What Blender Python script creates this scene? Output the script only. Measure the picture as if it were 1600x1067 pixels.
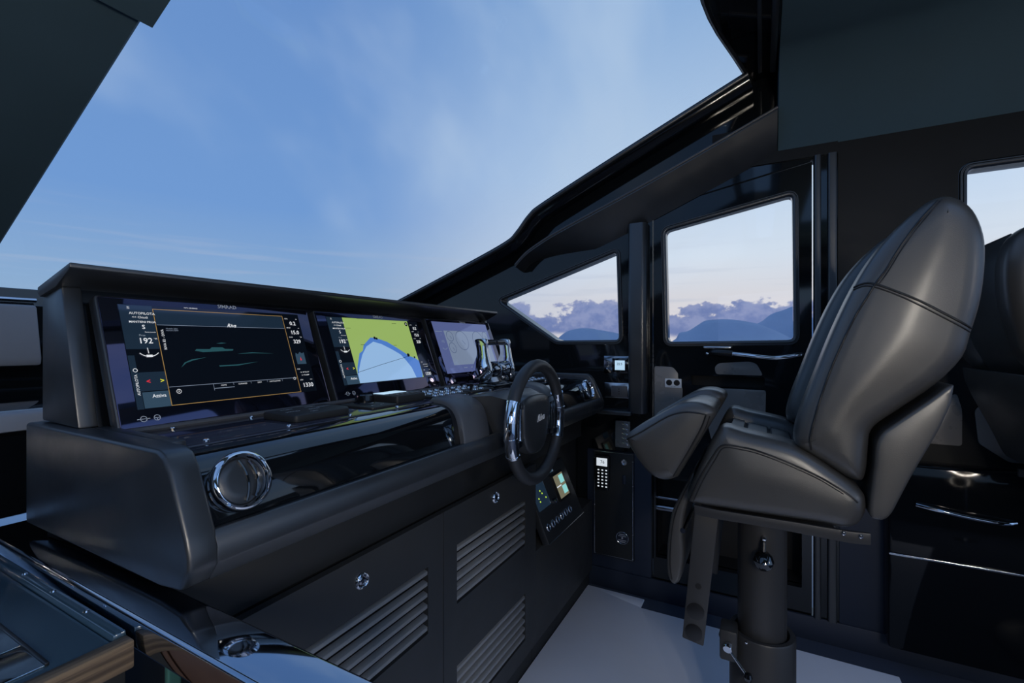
import bpy, bmesh, math, random
from mathutils import Vector, Matrix
from mathutils.bvhtree import BVHTree
from mathutils.geometry import delaunay_2d_cdt
random.seed(4)
for o in list(bpy.data.objects): bpy.data.objects.remove(o)
SC = bpy.context.scene
COL = SC.collection

# ------------------------------------------------------------------ camera
FPX = 725.0; YAW = math.radians(28.3); EYE = Vector((0, 0, 1.25))
cam = bpy.data.cameras.new('camera'); cam.lens = FPX / 1600 * 36; cam.sensor_width = 36
cam.shift_y = 1.5 / 1600; cam.clip_start = 0.02; cam.clip_end = 30000
co = bpy.data.objects.new('camera', cam); COL.objects.link(co)
co.location = EYE; co.rotation_euler = (math.pi / 2, 0, YAW - math.pi / 2)
SC.camera = co

# ------------------------------------------------------------------ colour management
SC.view_settings.view_transform = 'Standard'; SC.view_settings.look = 'None'
SC.view_settings.exposure = 0.0; SC.view_settings.gamma = 1.0
SC.view_settings.use_curve_mapping = False

# ------------------------------------------------------------------ node helpers
def nmath(nt, op, a, b=None, c=None, clamp=False):
    n = nt.nodes.new('ShaderNodeMath'); n.operation = op; n.use_clamp = clamp
    for i, v in enumerate((a, b, c)):
        if v is None: continue
        if isinstance(v, (int, float)): n.inputs[i].default_value = v
        else: nt.links.new(v, n.inputs[i])
    return n.outputs[0]
def nmap(nt, v, a, b, c=0.0, d=1.0, smooth=True):
    n = nt.nodes.new('ShaderNodeMapRange'); n.interpolation_type = 'SMOOTHSTEP' if smooth else 'LINEAR'
    nt.links.new(v, n.inputs['Value'])
    for k, x in zip(('From Min', 'From Max', 'To Min', 'To Max'), (a, b, c, d)): n.inputs[k].default_value = x
    return n.outputs[0]
def nmix(nt, f, a, b):
    n = nt.nodes.new('ShaderNodeMix'); n.data_type = 'RGBA'
    if isinstance(f, (int, float)): n.inputs['Factor'].default_value = f
    else: nt.links.new(f, n.inputs['Factor'])
    for k, v in (('A', a), ('B', b)):
        s = [i for i in n.inputs if i.name == k and i.type == 'RGBA'][0]
        if isinstance(v, tuple): s.default_value = (*v, 1)
        else: nt.links.new(v, s)
    return [o for o in n.outputs if o.type == 'RGBA'][0]
def nnoise(nt, vec, scale, detail=3, rough=.5):
    n = nt.nodes.new('ShaderNodeTexNoise'); n.inputs['Scale'].default_value = scale
    n.inputs['Detail'].default_value = detail; n.inputs['Roughness'].default_value = rough
    if vec is not None: nt.links.new(vec, n.inputs['Vector'])
    return n.outputs['Fac']
def nmapping(nt, vec, scale=(1, 1, 1), rot=(0, 0, 0)):
    n = nt.nodes.new('ShaderNodeMapping'); n.inputs['Scale'].default_value = scale; n.inputs['Rotation'].default_value = rot
    nt.links.new(vec, n.inputs['Vector']); return n.outputs[0]

# ------------------------------------------------------------------ world: dusk sky, glow abeam, cloud bank on the horizon
W = bpy.data.worlds.new('dusk_sky'); SC.world = W; W.use_nodes = True
nt = W.node_tree; nt.nodes.clear()
tc = nt.nodes.new('ShaderNodeTexCoord').outputs['Generated']
sep = nt.nodes.new('ShaderNodeSeparateXYZ'); nt.links.new(tc, sep.inputs[0])
dx, dy, dz = sep.outputs
hl = nmath(nt, 'SQRT', nmath(nt, 'ADD', nmath(nt, 'MULTIPLY', dx, dx), nmath(nt, 'MULTIPLY', dy, dy)))
hl = nmath(nt, 'MAXIMUM', hl, 0.001)
cosaz = nmath(nt, 'DIVIDE', nmath(nt, 'SUBTRACT', nmath(nt, 'MULTIPLY', dx, 0.99), nmath(nt, 'MULTIPLY', dy, 0.10)), hl)
glow = nmap(nt, cosaz, 0.55, 1.0)
rampb = nt.nodes.new('ShaderNodeValToRGB'); nt.links.new(dz, rampb.inputs[0])
def ramp(n, stops):
    e = n.color_ramp.elements
    while len(e) < len(stops): e.new(0.5)
    for i, (p, c) in enumerate(stops): e[i].position = p; e[i].color = (*c, 1)
ramp(rampb, [(0.0, (.33, .47, .65)), (.10, (.27, .43, .66)), (.25, (.17, .335, .66)), (.55, (.145, .29, .60)), (1.0, (.11, .23, .50))])
rampg = nt.nodes.new('ShaderNodeValToRGB'); nt.links.new(dz, rampg.inputs[0])
ramp(rampg, [(0.0, (.80, .72, .71)), (.09, (.70, .69, .73)), (.17, (.68, .76, .86)), (.33, (.50, .65, .85)), (.62, (.23, .40, .68))])
base = nmix(nt, glow, rampb.outputs[0], rampg.outputs[0])
# thin cirrus, long soft streaks
cir = nnoise(nt, nmapping(nt, tc, (1.1, 3.4, 2.2), (0.35, 0.2, 0.75)), 1.15, 4, .5)
cirf = nmath(nt, 'MULTIPLY', nmap(nt, cir, .46, .74), nmap(nt, dz, 0.08, .3))
base = nmix(nt, nmath(nt, 'MULTIPLY', cirf, .5), base, (.50, .63, .80))
# low streaks
st = nnoise(nt, nmapping(nt, tc, (2, 2, 38)), 1.6, 4, .55)
base = nmix(nt, nmath(nt, 'MULTIPLY', nmap(nt, st, .5, .7), nmap(nt, dz, .27, .09, 0, .35)), base, (.46, .52, .66))
# cumulus bank low on the horizon
cb = nnoise(nt, nmapping(nt, tc, (1, 1, 1.6)), 11, 7, .58)
cb2 = nnoise(nt, nmapping(nt, tc, (1, 1, 1.4)), 30, 4, .6)
hgt = nmath(nt, 'ADD', nmath(nt, 'MULTIPLY', nmath(nt, 'SUBTRACT', cb, .5), .125), nmath(nt, 'ADD', nmath(nt, 'MULTIPLY', nmath(nt, 'SUBTRACT', cb2, .5), .05), .073))
bank = nmap(nt, nmath(nt, 'SUBTRACT', hgt, dz), -.002, .006)
gap = nmap(nt, nmath(nt, 'ADD', dz, nmath(nt, 'MULTIPLY', nmath(nt, 'SUBTRACT', cb, .5), .03)), .008, .022)
bank = nmath(nt, 'MULTIPLY', bank, gap)
cc = nmix(nt, nmap(nt, cb2, .38, .66), (.125, .185, .42), (.23, .28, .50))
rim = nmap(nt, nmath(nt, 'SUBTRACT', hgt, dz), .012, .0)
cc = nmix(nt, nmath(nt, 'MULTIPLY', rim, .35), cc, (.5, .5, .6))
base = nmix(nt, nmath(nt, 'MULTIPLY', bank, .93), base, cc)
bg = nt.nodes.new('ShaderNodeBackground'); nt.links.new(base, bg.inputs[0]); bg.inputs[1].default_value = 1.62
wo = nt.nodes.new('ShaderNodeOutputWorld'); nt.links.new(bg.outputs[0], wo.inputs[0])

# ------------------------------------------------------------------ materials
MATS = {}
def mat(name, base=(.5, .5, .5), rough=.5, metal=0.0, spec=.5, emit=None, estr=1.0, ior=None, tint=None, coat=0.0, bump=None, vary=None):
    m = bpy.data.materials.new(name); m.use_nodes = True; nt = m.node_tree
    p = nt.nodes['Principled BSDF']
    p.inputs['Base Color'].default_value = (*base, 1); p.inputs['Roughness'].default_value = rough
    p.inputs['Metallic'].default_value = metal; p.inputs['Specular IOR Level'].default_value = spec
    if ior: p.inputs['IOR'].default_value = ior
    if tint: p.inputs['Specular Tint'].default_value = (*tint, 1)
    if coat: p.inputs['Coat Weight'].default_value = coat; p.inputs['Coat Roughness'].default_value = .05
    if emit: p.inputs['Emission Color'].default_value = (*emit, 1); p.inputs['Emission Strength'].default_value = estr
    oc = nt.nodes.new('ShaderNodeTexCoord').outputs['Object']
    if vary:      # (scale, amount): small colour and gloss variation
        f = nnoise(nt, oc, vary[0], 4, .6)
        k = vary[1]
        c = nmix(nt, f, tuple(b * (1 - k) for b in base), tuple(min(1, b * (1 + k)) for b in base))
        nt.links.new(c, p.inputs['Base Color'])
        nt.links.new(nmap(nt, f, .3, .7, max(.02, rough - .05), rough + .05), p.inputs['Roughness'])
    if bump:      # (scale, strength, distance)
        if len(bump) > 3 and bump[3] == 'cell':
            v = nt.nodes.new('ShaderNodeTexVoronoi'); v.inputs['Scale'].default_value = bump[0]; nt.links.new(oc, v.inputs['Vector']); h = v.outputs['Distance']
        else: h = nnoise(nt, oc, bump[0], 3, .6)
        b = nt.nodes.new('ShaderNodeBump'); b.inputs['Strength'].default_value = bump[1]; b.inputs['Distance'].default_value = bump[2]
        nt.links.new(h, b.inputs['Height']); nt.links.new(b.outputs[0], p.inputs['Normal'])
    MATS[name] = m; return m
mat('gloss_black', (.0035, .0045, .006), .035, ior=1.75)
mat('gloss_wall', (.006, .008, .010), .06, ior=1.5)
mat('beam_black', (.004, .005, .007), .10, ior=1.5)
mat('lining_black', (.004, .0055, .007), .55, spec=.3, vary=(8, .3))
mat('locker_black', (.004, .0055, .008), .05, spec=.2)
mat('polished_plate', (.70, .78, .82), .06, metal=1)
mat('satin_black', (.018, .021, .025), .36, ior=1.75, vary=(9, .12))
mat('satin_grey', (.060, .064, .072), .46, vary=(14, .08))
mat('cabinet_black', (.030, .032, .034), .48, spec=.4, vary=(7, .10))
mat('soft_black', (.010, .0115, .013), .62, vary=(11, .2))
mat('deep_black', (.002, .002, .0025), .7)
mat('headliner', (.050, .092, .120), .8, spec=.3, bump=(420, .25, .0006), vary=(5, .15))
mat('leather', (.043, .041, .038), .43, ior=1.6, coat=.55, bump=(520, .22, .0006, 'cell'), vary=(8, .12))
MATS['leather'].node_tree.nodes['Principled BSDF'].inputs['Coat Roughness'].default_value = .30
mat('leather_seam', (.006, .006, .006), .55)
mat('wheel_leather', (.022, .024, .028), .45, bump=(600, .2, .0005, 'cell'))
mat('powder_black', (.030, .030, .031), .42, spec=.45, bump=(700, .08, .0003))
mat('chrome', (.82, .83, .86), .06, metal=1)
mat('steel', (.62, .64, .68), .18, metal=1)
mat('dark_chrome', (.30, .31, .34), .12, metal=1)
mat('tray', (.024, .026, .040), .10, spec=.6)
mat('bar_gloss', (.40, .44, .50), .04, metal=1)
mat('hatch_gloss', (.026, .056, .080), .16, ior=2.2)
mat('mirror_glass', (.02, .04, .045), .03, ior=2.6)
mat('mat_grey', (.80, .84, .95), .75, bump=(300, .15, .001), vary=(2.2, .07))
mat('carpet_blue', (.035, .050, .085), .9, bump=(260, .5, .002), vary=(60, .25))
mat('base_blue', (.012, .020, .040), .6, vary=(6, .25))
mat('dash_grey', (.20, .22, .26), .55, vary=(6, .06))
mat('rubber', (.006, .006, .007), .35)
mat('white_paint', (.62, .65, .68), .4)
mat('legend_white', (.55, .57, .6), .5)
mat('beige_grille_reflection', (.20, .185, .17), .30, vary=(5, .1))  # grille colour, also the tone of the painted door and wall reflections
mat('slat_grey', (.20, .205, .21), .32, ior=1.7)
mat('green_glass', (.05, .14, .12), .12)
mat('hazy_rock', (.38, .44, .56), .95, vary=(.01, .10))  # blue distance haze is mixed into the base colour
mat('sea', (.05, .08, .13), .18)
mat('screen_off', (.002, .003, .005), .04, ior=2.0, tint=(.80, .66, 1.0))
def em(name, c, s=1.0): mat(name, (.002, .002, .003), .05, emit=c, estr=s, ior=1.6, tint=(.85, .75, 1.0))
em('ui_black', (.0015, .003, .006)); em('ui_navy', (.010, .022, .040)); em('ui_slate', (.030, .062, .100)); em('ui_haze', (.045, .075, .165))
em('ui_white', (.75, .78, .82)); em('ui_dim', (.25, .30, .36)); em('ui_orange', (.36, .22, .075)); em('ui_red', (.75, .03, .05)); em('ui_yellow', (.75, .75, .05))
em('ui_teal', (.018, .075, .090)); em('ui_line', (.22, .27, .36)); em('map_green', (.29, .43, .12)); em('map_blue', (.07, .19, .55)); em('map_pale', (.28, .46, .72))
em('map_ink', (.004, .006, .01)); em('ui_lilac', (.085, .11, .26)); em('ui_panel', (.17, .22, .32)); em('ui_mid', (.06, .085, .17)); em('lcd_blue', (.45, .66, .85)); em('lcd_cyan', (.25, .62, .62)); em('lcd_khaki', (.16, .15, .10)); em('led_green', (.5, .75, .05)); em('lcd_white', (.62, .68, .75))
m = mat('teak', (.2, .1, .05), .5); nt = m.node_tree; p = nt.nodes['Principled BSDF']
oc = nt.nodes.new('ShaderNodeTexCoord').outputs['Object']
f = nnoise(nt, nmapping(nt, oc, (3, 60, 90)), 2.0, 5, .6)
nt.links.new(nmix(nt, nmap(nt, f, .3, .7), (.055, .038, .026), (.20, .14, .085)), p.inputs['Base Color'])
mat('walnut', (.12, .06, .035), .4, vary=(10, .3))
m = bpy.data.materials.new('pane_glass'); m.use_nodes = True; nt = m.node_tree; nt.nodes.clear()
tr = nt.nodes.new('ShaderNodeBsdfTransparent'); tr.inputs[0].default_value = (.785, .790, .795, 1)
gl = nt.nodes.new('ShaderNodeBsdfGlossy'); gl.inputs['Roughness'].default_value = .0
lw = nt.nodes.new('ShaderNodeLayerWeight'); lw.inputs[0].default_value = .5
frs = nmath(nt, 'ADD', nmath(nt, 'MULTIPLY', nmath(nt, 'POWER', lw.outputs['Facing'], 5.0), .35), .02)
mx = nt.nodes.new('ShaderNodeMixShader'); nt.links.new(frs, mx.inputs[0]); nt.links.new(tr.outputs[0], mx.inputs[1]); nt.links.new(gl.outputs[0], mx.inputs[2])
ou = nt.nodes.new('ShaderNodeOutputMaterial'); nt.links.new(mx.outputs[0], ou.inputs[0]); MATS['pane_glass'] = m
m = bpy.data.materials.new('fill_lamp_glow'); m.use_nodes = True; nt = m.node_tree; nt.nodes.clear()
e = nt.nodes.new('ShaderNodeEmission'); e.inputs[0].default_value = (1, .86, .68, 1); e.inputs[1].default_value = 0.6  # glow of the added fill lamps
ou = nt.nodes.new('ShaderNodeOutputMaterial'); nt.links.new(e.outputs[0], ou.inputs[0]); MATS['fill_lamp_glow'] = m

# ------------------------------------------------------------------ measuring: a sight line met with a real plane
def ray(u, v):
    a = (u - 800) / FPX; b = (535 - v) / FPX
    return Vector((math.cos(YAW) + a * math.sin(YAW), math.sin(YAW) - a * math.cos(YAW), b))
def hit(n, p, u, v):
    n = Vector(n); q = ray(u, v); t = n.dot(Vector(p) - EYE) / n.dot(q); return EYE + q * t
def atX(u, v, x): return hit((1, 0, 0), (x, 0, 0), u, v)
def atY(u, v, y): return hit((0, 1, 0), (0, y, 0), u, v)
def atZ(u, v, z): return hit((0, 0, 1), (0, 0, z), u, v)
def yzs(pts, x): return [(p.y, p.z) for p in (atX(u, v, x) for u, v in pts)]

# ------------------------------------------------------------------ mesh builder
def catmull(pts, n=6, closed=True):
    out = []; N = len(pts); R = range(N) if closed else range(N - 1)
    P = [Vector(p) for p in pts]
    for i in R:
        if closed: a, b, c, d = P[i - 1], P[i], P[(i + 1) % N], P[(i + 2) % N]
        else: a, b, c, d = P[max(i - 1, 0)], P[i], P[i + 1], P[min(i + 2, N - 1)]
        for k in range(n):
            t = k / n
            out.append(.5 * (2 * b + (c - a) * t + (2 * a - 5 * b + 4 * c - d) * t * t + (3 * b - a - 3 * c + d) * t ** 3))
    if not closed: out.append(P[-1])
    return [tuple(p) for p in out]
def rounded(pts, r, n=4):
    """round the corners of a closed 2-D polygon"""
    out = []; N = len(pts)
    for i in range(N):
        p = Vector(pts[i]); a = Vector(pts[i - 1]) - p; b = Vector(pts[(i + 1) % N]) - p
        rr = min(r, a.length * .45, b.length * .45); a = p + a.normalized() * rr; b = p + b.normalized() * rr
        for k in range(n + 1):
            t = k / n; out.append(tuple((1 - t) ** 2 * a + 2 * t * (1 - t) * p + t * t * b))
    return out
def area2(pts): return sum(pts[i - 1][0] * pts[i][1] - pts[i][0] * pts[i - 1][1] for i in range(len(pts))) / 2
def inset(pts, d):
    s = 1 if area2(pts) > 0 else -1; out = []; N = len(pts)
    for i in range(N):
        p = Vector(pts[i]); e1 = (p - Vector(pts[i - 1])); e2 = (Vector(pts[(i + 1) % N]) - p)
        if e1.length < 1e-9 or e2.length < 1e-9: out.append(tuple(p)); continue
        n1 = Vector((-e1.y, e1.x)).normalized() * s; n2 = Vector((-e2.y, e2.x)).normalized() * s
        n = n1 + n2
        if n.length < 1e-6: n = n1
        n.normalize(); out.append(tuple(p + n * d / max(.45, n.dot(n1))))
    return out
def safe_inset(pts, d):
    """inset that collapses the stretches where a tight corner would fold over itself"""
    q = inset(pts, d)
    if d <= 1e-6: return q
    P = [Vector(p) for p in pts]; N = len(P); ok = []
    for i in range(N):
        c = Vector(q[i]); m = 9.
        for j in range(N):
            a, b = P[j - 1], P[j]; e = b - a; L = e.length_squared
            u = max(0, min(1, (c - a).dot(e) / L)) if L > 1e-12 else 0
            m = min(m, (c - a - e * u).length)
        ok.append(m > d * .955)
    if all(ok) or not any(ok): return q
    out = list(q); i0 = ok.index(True); i = 0
    while i < N:
        k = (i0 + i) % N
        if ok[k]: i += 1; continue
        run = [k]
        while not ok[(i0 + i + len(run)) % N]: run.append((i0 + i + len(run)) % N)
        a = Vector(q[run[0] - 1]); b = Vector(q[(run[-1] + 1) % N])
        for n_, r_ in enumerate(run): out[r_] = tuple(a.lerp(b, (n_ + 1) / (len(run) + 1)))
        i += len(run)
    return out
class MB:
    def __init__(s): s.v = []; s.f = []
    def add(s, vs, fs):
        k = len(s.v); s.v += [tuple(v) for v in vs]; s.f += [tuple(i + k for i in f) for f in fs]; return s
    def bm(s, bm):
        bm.verts.index_update(); return s.add([v.co[:] for v in bm.verts], [[v.index for v in f.verts] for f in bm.faces])
    def box(s, x0, x1, y0, y1, z0, z1, bev=0.0, seg=2):
        bm = bmesh.new(); bmesh.ops.create_cube(bm, size=1)
        for v in bm.verts:
            v.co = Vector(((x0 + x1) / 2 + v.co.x * (x1 - x0), (y0 + y1) / 2 + v.co.y * (y1 - y0), (z0 + z1) / 2 + v.co.z * (z1 - z0)))
        if bev: bmesh.ops.bevel(bm, geom=bm.edges[:], offset=bev, segments=seg, profile=.5, affect='EDGES')
        s.bm(bm); bm.free(); return s
    def extrude(s, poly, fn, h0, h1, bev=0.0, seg=2):
        """closed polygon (2-D) mapped by fn(a, b, h), extruded between h0 and h1"""
        bm = bmesh.new(); A = [bm.verts.new(fn(a, b, h0)) for a, b in poly]; B = [bm.verts.new(fn(a, b, h1)) for a, b in poly]; N = len(poly)
        bm.faces.new(A); bm.faces.new(B[::-1])
        for i in range(N): bm.faces.new((A[i], B[i], B[(i + 1) % N], A[(i + 1) % N]))
        bmesh.ops.recalc_face_normals(bm, faces=bm.faces[:])
        if bev:
            es = [e for e in bm.edges if e.calc_face_angle(0) > .5]
            bmesh.ops.bevel(bm, geom=es, offset=bev, segments=seg, profile=.5, affect='EDGES', clamp_overlap=True)
        s.bm(bm); bm.free(); return s
    def prism(s, prof, x0, x1, bev=0.0, seg=2): return s.extrude(prof, lambda a, b, h: (h, a, b), x0, x1, bev, seg)
    def plate(s, outer, holes, fn, h0, h1):
        """plate with holes: outlines in 2-D, fn(a,b,h)"""
        bm = bmesh.new(); loops = [outer] + holes; edges = []
        for L in loops:
            vs = [bm.verts.new((a, b, 0)) for a, b in L]
            edges += [bm.edges.new((vs[i - 1], vs[i])) for i in range(len(vs))]
        bmesh.ops.triangle_fill(bm, edges=edges, use_beauty=True)
        bm.verts.index_update()
        P = [v.co[:] for v in bm.verts]; F = [[v.index for v in f.verts] for f in bm.faces]; n = len(P)
        vs = [fn(p[0], p[1], h0) for p in P] + [fn(p[0], p[1], h1) for p in P]
        fs = F + [[i + n for i in f[::-1]] for f in F]; k = 0
        for L in loops:
            N = len(L); fs += [(k + i, k + (i + 1) % N, n + k + (i + 1) % N, n + k + i) for i in range(N)]; k += N
        bm.free(); b2 = bmesh.new(); V = [b2.verts.new(v) for v in vs]
        for f in fs:
            try: b2.faces.new([V[i] for i in f])
            except ValueError: pass
        bmesh.ops.recalc_face_normals(b2, faces=b2.faces[:]); s.bm(b2); b2.free(); return s
    def pillow(s, prof, x0, x1, r, bulge=0.0, k=5, both=True):
        """upholstered slab: side profile (y,z) between two x planes, edges rounded by r, side faces slightly domed"""
        rings = []
        for j in range(k + 1):
            t = j / k * math.pi / 2; q = safe_inset(prof, r * (1 - math.sin(t))); rings.append([(x0 + r * (1 - math.cos(t)), a, b) for a, b in q])
        for j in range(k, -1, -1):
            t = j / k * math.pi / 2; q = safe_inset(prof, r * (1 - math.sin(t))); rings.append([(x1 - r * (1 - math.cos(t)), a, b) for a, b in q])
        bm = bmesh.new(); V = [[bm.verts.new(p) for p in R] for R in rings]; N = len(prof)
        for j in range(len(V) - 1):
            for i in range(N):
                bm.faces.new((V[j][i], V[j][(i + 1) % N], V[j + 1][(i + 1) % N], V[j + 1][i]))
        core = [Vector(p) for p in safe_inset(prof, r)]
        ys = [p.x for p in core]; zs = [p.y for p in core]; pts = list(core); st = .016
        def dist(q):
            m = 9.
            for i in range(N):
                a, b = core[i - 1], core[i]; e = b - a; L = e.length_squared
                u = max(0, min(1, (q - a).dot(e) / L)) if L > 1e-12 else 0
                m = min(m, (q - a - e * u).length)
            return m
        def inside(q):
            c = False
            for i in range(N):
                a, b = core[i - 1], core[i]
                if (a.y > q.y) != (b.y > q.y) and q.x < (b.x - a.x) * (q.y - a.y) / (b.y - a.y) + a.x: c = not c
            return c
        y = min(ys) + st / 2
        while bulge and y < max(ys):
            z = min(zs) + st / 2
            while z < max(zs):
                q = Vector((y, z))
                if inside(q) and dist(q) > st * .45: pts.append(q)
                z += st
            y += st
        vo, eo, fo, _, _, _ = delaunay_2d_cdt(pts, [], [list(range(N))], 1, 1e-7)
        D = .15
        for x, sg in ((x0, -1), (x1, 1)):
            W_ = []
            for q in vo:
                d = min(dist(q) / D, 1); W_.append(bm.verts.new((x + sg * bulge * (1 - (1 - d) ** 2), q.x, q.y)))
            for f in fo: bm.faces.new([W_[i] for i in f])
        bmesh.ops.remove_doubles(bm, verts=bm.verts[:], dist=1e-5)
        bmesh.ops.recalc_face_normals(bm, faces=bm.faces[:]); s.bm(bm); bm.free(); return s
    def loft(s, rings, closed=False, cap=True, wrap=True):
        N = len(rings[0]); k = len(s.v); bm = bmesh.new()
        V = [[bm.verts.new(p) for p in R] for R in rings]; M = len(V)
        for j in range(M if closed else M - 1):
            for i in range(N if wrap else N - 1):
                try: bm.faces.new((V[j][i], V[j][(i + 1) % N], V[(j + 1) % M][(i + 1) % N], V[(j + 1) % M][i]))
                except ValueError: pass
        if cap and not closed: bm.faces.new(V[0][::-1]); bm.faces.new(V[-1])
        if cap or closed: bmesh.ops.recalc_face_normals(bm, faces=bm.faces[:])
        s.bm(bm); bm.free(); return s
    def tube(s, path, r, seg=8, closed=False):
        P = [Vector(p) for p in path]; N = len(P); rings = []; up = None
        for i in range(N):
            if closed: t = P[(i + 1) % N] - P[i - 1]
            else: t = P[min(i + 1, N - 1)] - P[max(i - 1, 0)]
            t.normalize()
            if up is None:
                up = Vector((0, 0, 1)) if abs(t.z) < .9 else Vector((1, 0, 0))
            up = (up - t * up.dot(t)).normalized(); w = t.cross(up)
            rr = r[i] if isinstance(r, (list, tuple)) else r
            rings.append([P[i] + up * math.cos(2 * math.pi * j / seg) * rr + w * math.sin(2 * math.pi * j / seg) * rr for j in range(seg)])
        return s.loft(rings, closed=closed)
    def lathe(s, prof, c, axis, seg=28):
        """profile [(radius, height)] turned about the axis through c"""
        ax = Vector(axis).normalized(); u = ax.orthogonal().normalized(); w = ax.cross(u); c = Vector(c)
        rings = [[c + ax * h + (u * math.cos(2 * math.pi * j / seg) + w * math.sin(2 * math.pi * j / seg)) * max(r, 1e-5) for j in range(seg)] for r, h in prof]
        return s.loft(rings)
    def text(s, txt, size, o, ex, ey, align='CENTER', shear=0.0, off=0.0, ext=0.0):
        cu = bpy.data.curves.new('t', 'FONT'); cu.body = txt; cu.size = size; cu.align_x = align; cu.align_y = 'CENTER'; cu.shear = shear; cu.offset = off * .35; cu.extrude = ext; cu.resolution_u = 2
        ob = bpy.data.objects.new('t', cu); me = bpy.data.meshes.new_from_object(ob)
        o = Vector(o); ex = Vector(ex).normalized(); ey = Vector(ey).normalized(); ez = ex.cross(ey)
        s.add([o + ex * v.co.x + ey * v.co.y + ez * v.co.z for v in me.vertices], [list(q.vertices) for q in me.polygons])
        bpy.data.objects.remove(ob); bpy.data.curves.remove(cu); bpy.data.meshes.remove(me); return s
    def build(s, name, mt, parent=None, smooth=35, local=False, **props):
        me = bpy.data.meshes.new(name); me.from_pydata(s.v, [], s.f); me.update()
        me.materials.append(MATS[mt])
        if smooth:
            me.polygons.foreach_set('use_smooth', [True] * len(me.polygons)); me.set_sharp_from_angle(angle=math.radians(smooth))
        o = bpy.data.objects.new(name, me); COL.objects.link(o)
        if parent is not None:
            o.parent = parent; loc = parent
            off = Vector((0, 0, 0))
            while loc is not None: off += loc.location; loc = loc.parent
            if off.length and not local: me.transform(Matrix.Translation(-off))
        for k, v in props.items(): o[k] = v
        return o
def thing(name, label, cat, loc=(0, 0, 0), group=None):
    o = bpy.data.objects.new(name, None); COL.objects.link(o); o.location = loc; o.empty_display_size = .1
    o['label'] = label; o['category'] = cat
    if group: o['group'] = group
    return o
def tag(o, label, cat, group=None):
    o['label'] = label; o['category'] = cat
    if group: o['group'] = group
    return o
def struct(o, label=None):
    o['kind'] = 'structure'
    if label: o['label'] = label
    return o
def recentre(o):
    """put a single-mesh thing's origin at its base centre"""
    me = o.data; xs = [v.co for v in me.vertices]
    c = Vector(((min(v.x for v in xs) + max(v.x for v in xs)) / 2, (min(v.y for v in xs) + max(v.y for v in xs)) / 2, min(v.z for v in xs)))
    me.transform(Matrix.Translation(-c)); o.location = c; return o
def bvh_of(o):
    bm = bmesh.new(); bm.from_mesh(o.data); t = BVHTree.FromBMesh(bm); bm.free(); return t

# ================================================================== STRUCTURE
WX = 2.32
# floor and the pale deck mat
struct(MB().box(-1.9, 2.42, -3.4, 2.3, -.06, 0).build('floor', 'carpet_blue'), 'dark blue carpeted cabin floor')
o = MB().extrude(rounded([(.32, -.45), (2.20, -.45), (2.20, .50), (2.28, .50), (2.28, .785), (.32, .785)], .004), lambda a, b, h: (a, b, h), 0, .008, .002).build('floor_mat', 'mat_grey')
tag(recentre(o), 'pale grey flat mat covering the floor under the helm seat', 'mat')

# starboard wall with its windows
w1 = rounded(yzs([(783, 470), (963, 394), (967, 531), (871, 532)], WX), .02)
w2 = rounded(yzs([(1040, 361), (1238, 305), (1240, 531), (1044, 534)], WX), .022)
w3 = rounded([(-.672, 1.262), (-.672, 1.892), (-1.55, 1.90), (-1.55, 1.262)], .02)
w4 = rounded([(-1.75, 1.262), (-1.75, 1.90), (-2.9, 1.90), (-2.9, 1.262)], .02)
doorY = (-.190, .470)
wall = [(-3.3, 0), (2.25, 0), (2.25, 1.43), (1.938, 1.525), (1.212, 1.795), (1.075, 1.93), (.062, 2.385), (-.05, 2.45), (-3.3, 2.45)]
door_hole = [(doorY[0], .10), (doorY[1], .10), (doorY[1], 1.90), (doorY[0], 2.02)]
X_ = lambda a, b, h: (h, a, b)
wr = struct(MB().plate(wall, [w1, w3, w4, door_hole], X_, WX, WX + .07).build('wall_right', 'gloss_wall', smooth=30), 'black gloss starboard cabin wall')
# door leaf: window, slot and dark lower recess are real openings
slot = rounded([(-.011, 1.048), (.292, 1.048), (.292, 1.096), (-.011, 1.096)], .008)
rec = rounded([(-.15, .205), (.455, .205), (.455, .592), (-.15, .592)], .006)
d_in = [(doorY[0] + .004, .104), (doorY[1] - .004, .104), (doorY[1] - .004, 1.895), (doorY[0] + .004, 2.012)]
door = struct(MB().plate(d_in, [w2, slot, rec], X_, WX + .004, WX + .05).build('door_1', 'gloss_wall', smooth=30), 'black gloss side door with a window')
MB().box(WX + .05, WX + .12, -.03, .31, 1.03, 1.115).build('pocket_liner', 'deep_black', door)
bx = MB().box(WX + .17, WX + .18, -.17, .475, .18, .61)
for y0, y1, z0, z1 in ((-.17, -.15, .18, .61), (.455, .475, .18, .61), (-.17, .475, .18, .205), (-.17, .475, .592, .61)): bx.box(WX + .04, WX + .18, y0, y1, z0, z1)
bx.build('recess_box', 'deep_black', door)
MB().tube([(WX + .03, .455, .44), (WX + .03, .33, .44)], .016, 12).build('recess_bar', 'dark_chrome', door)
MB().tube([(WX + .03, .455, .49), (WX + .03, .33, .49)], .007, 12).build('recess_bar', 'dark_chrome', door)
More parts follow.
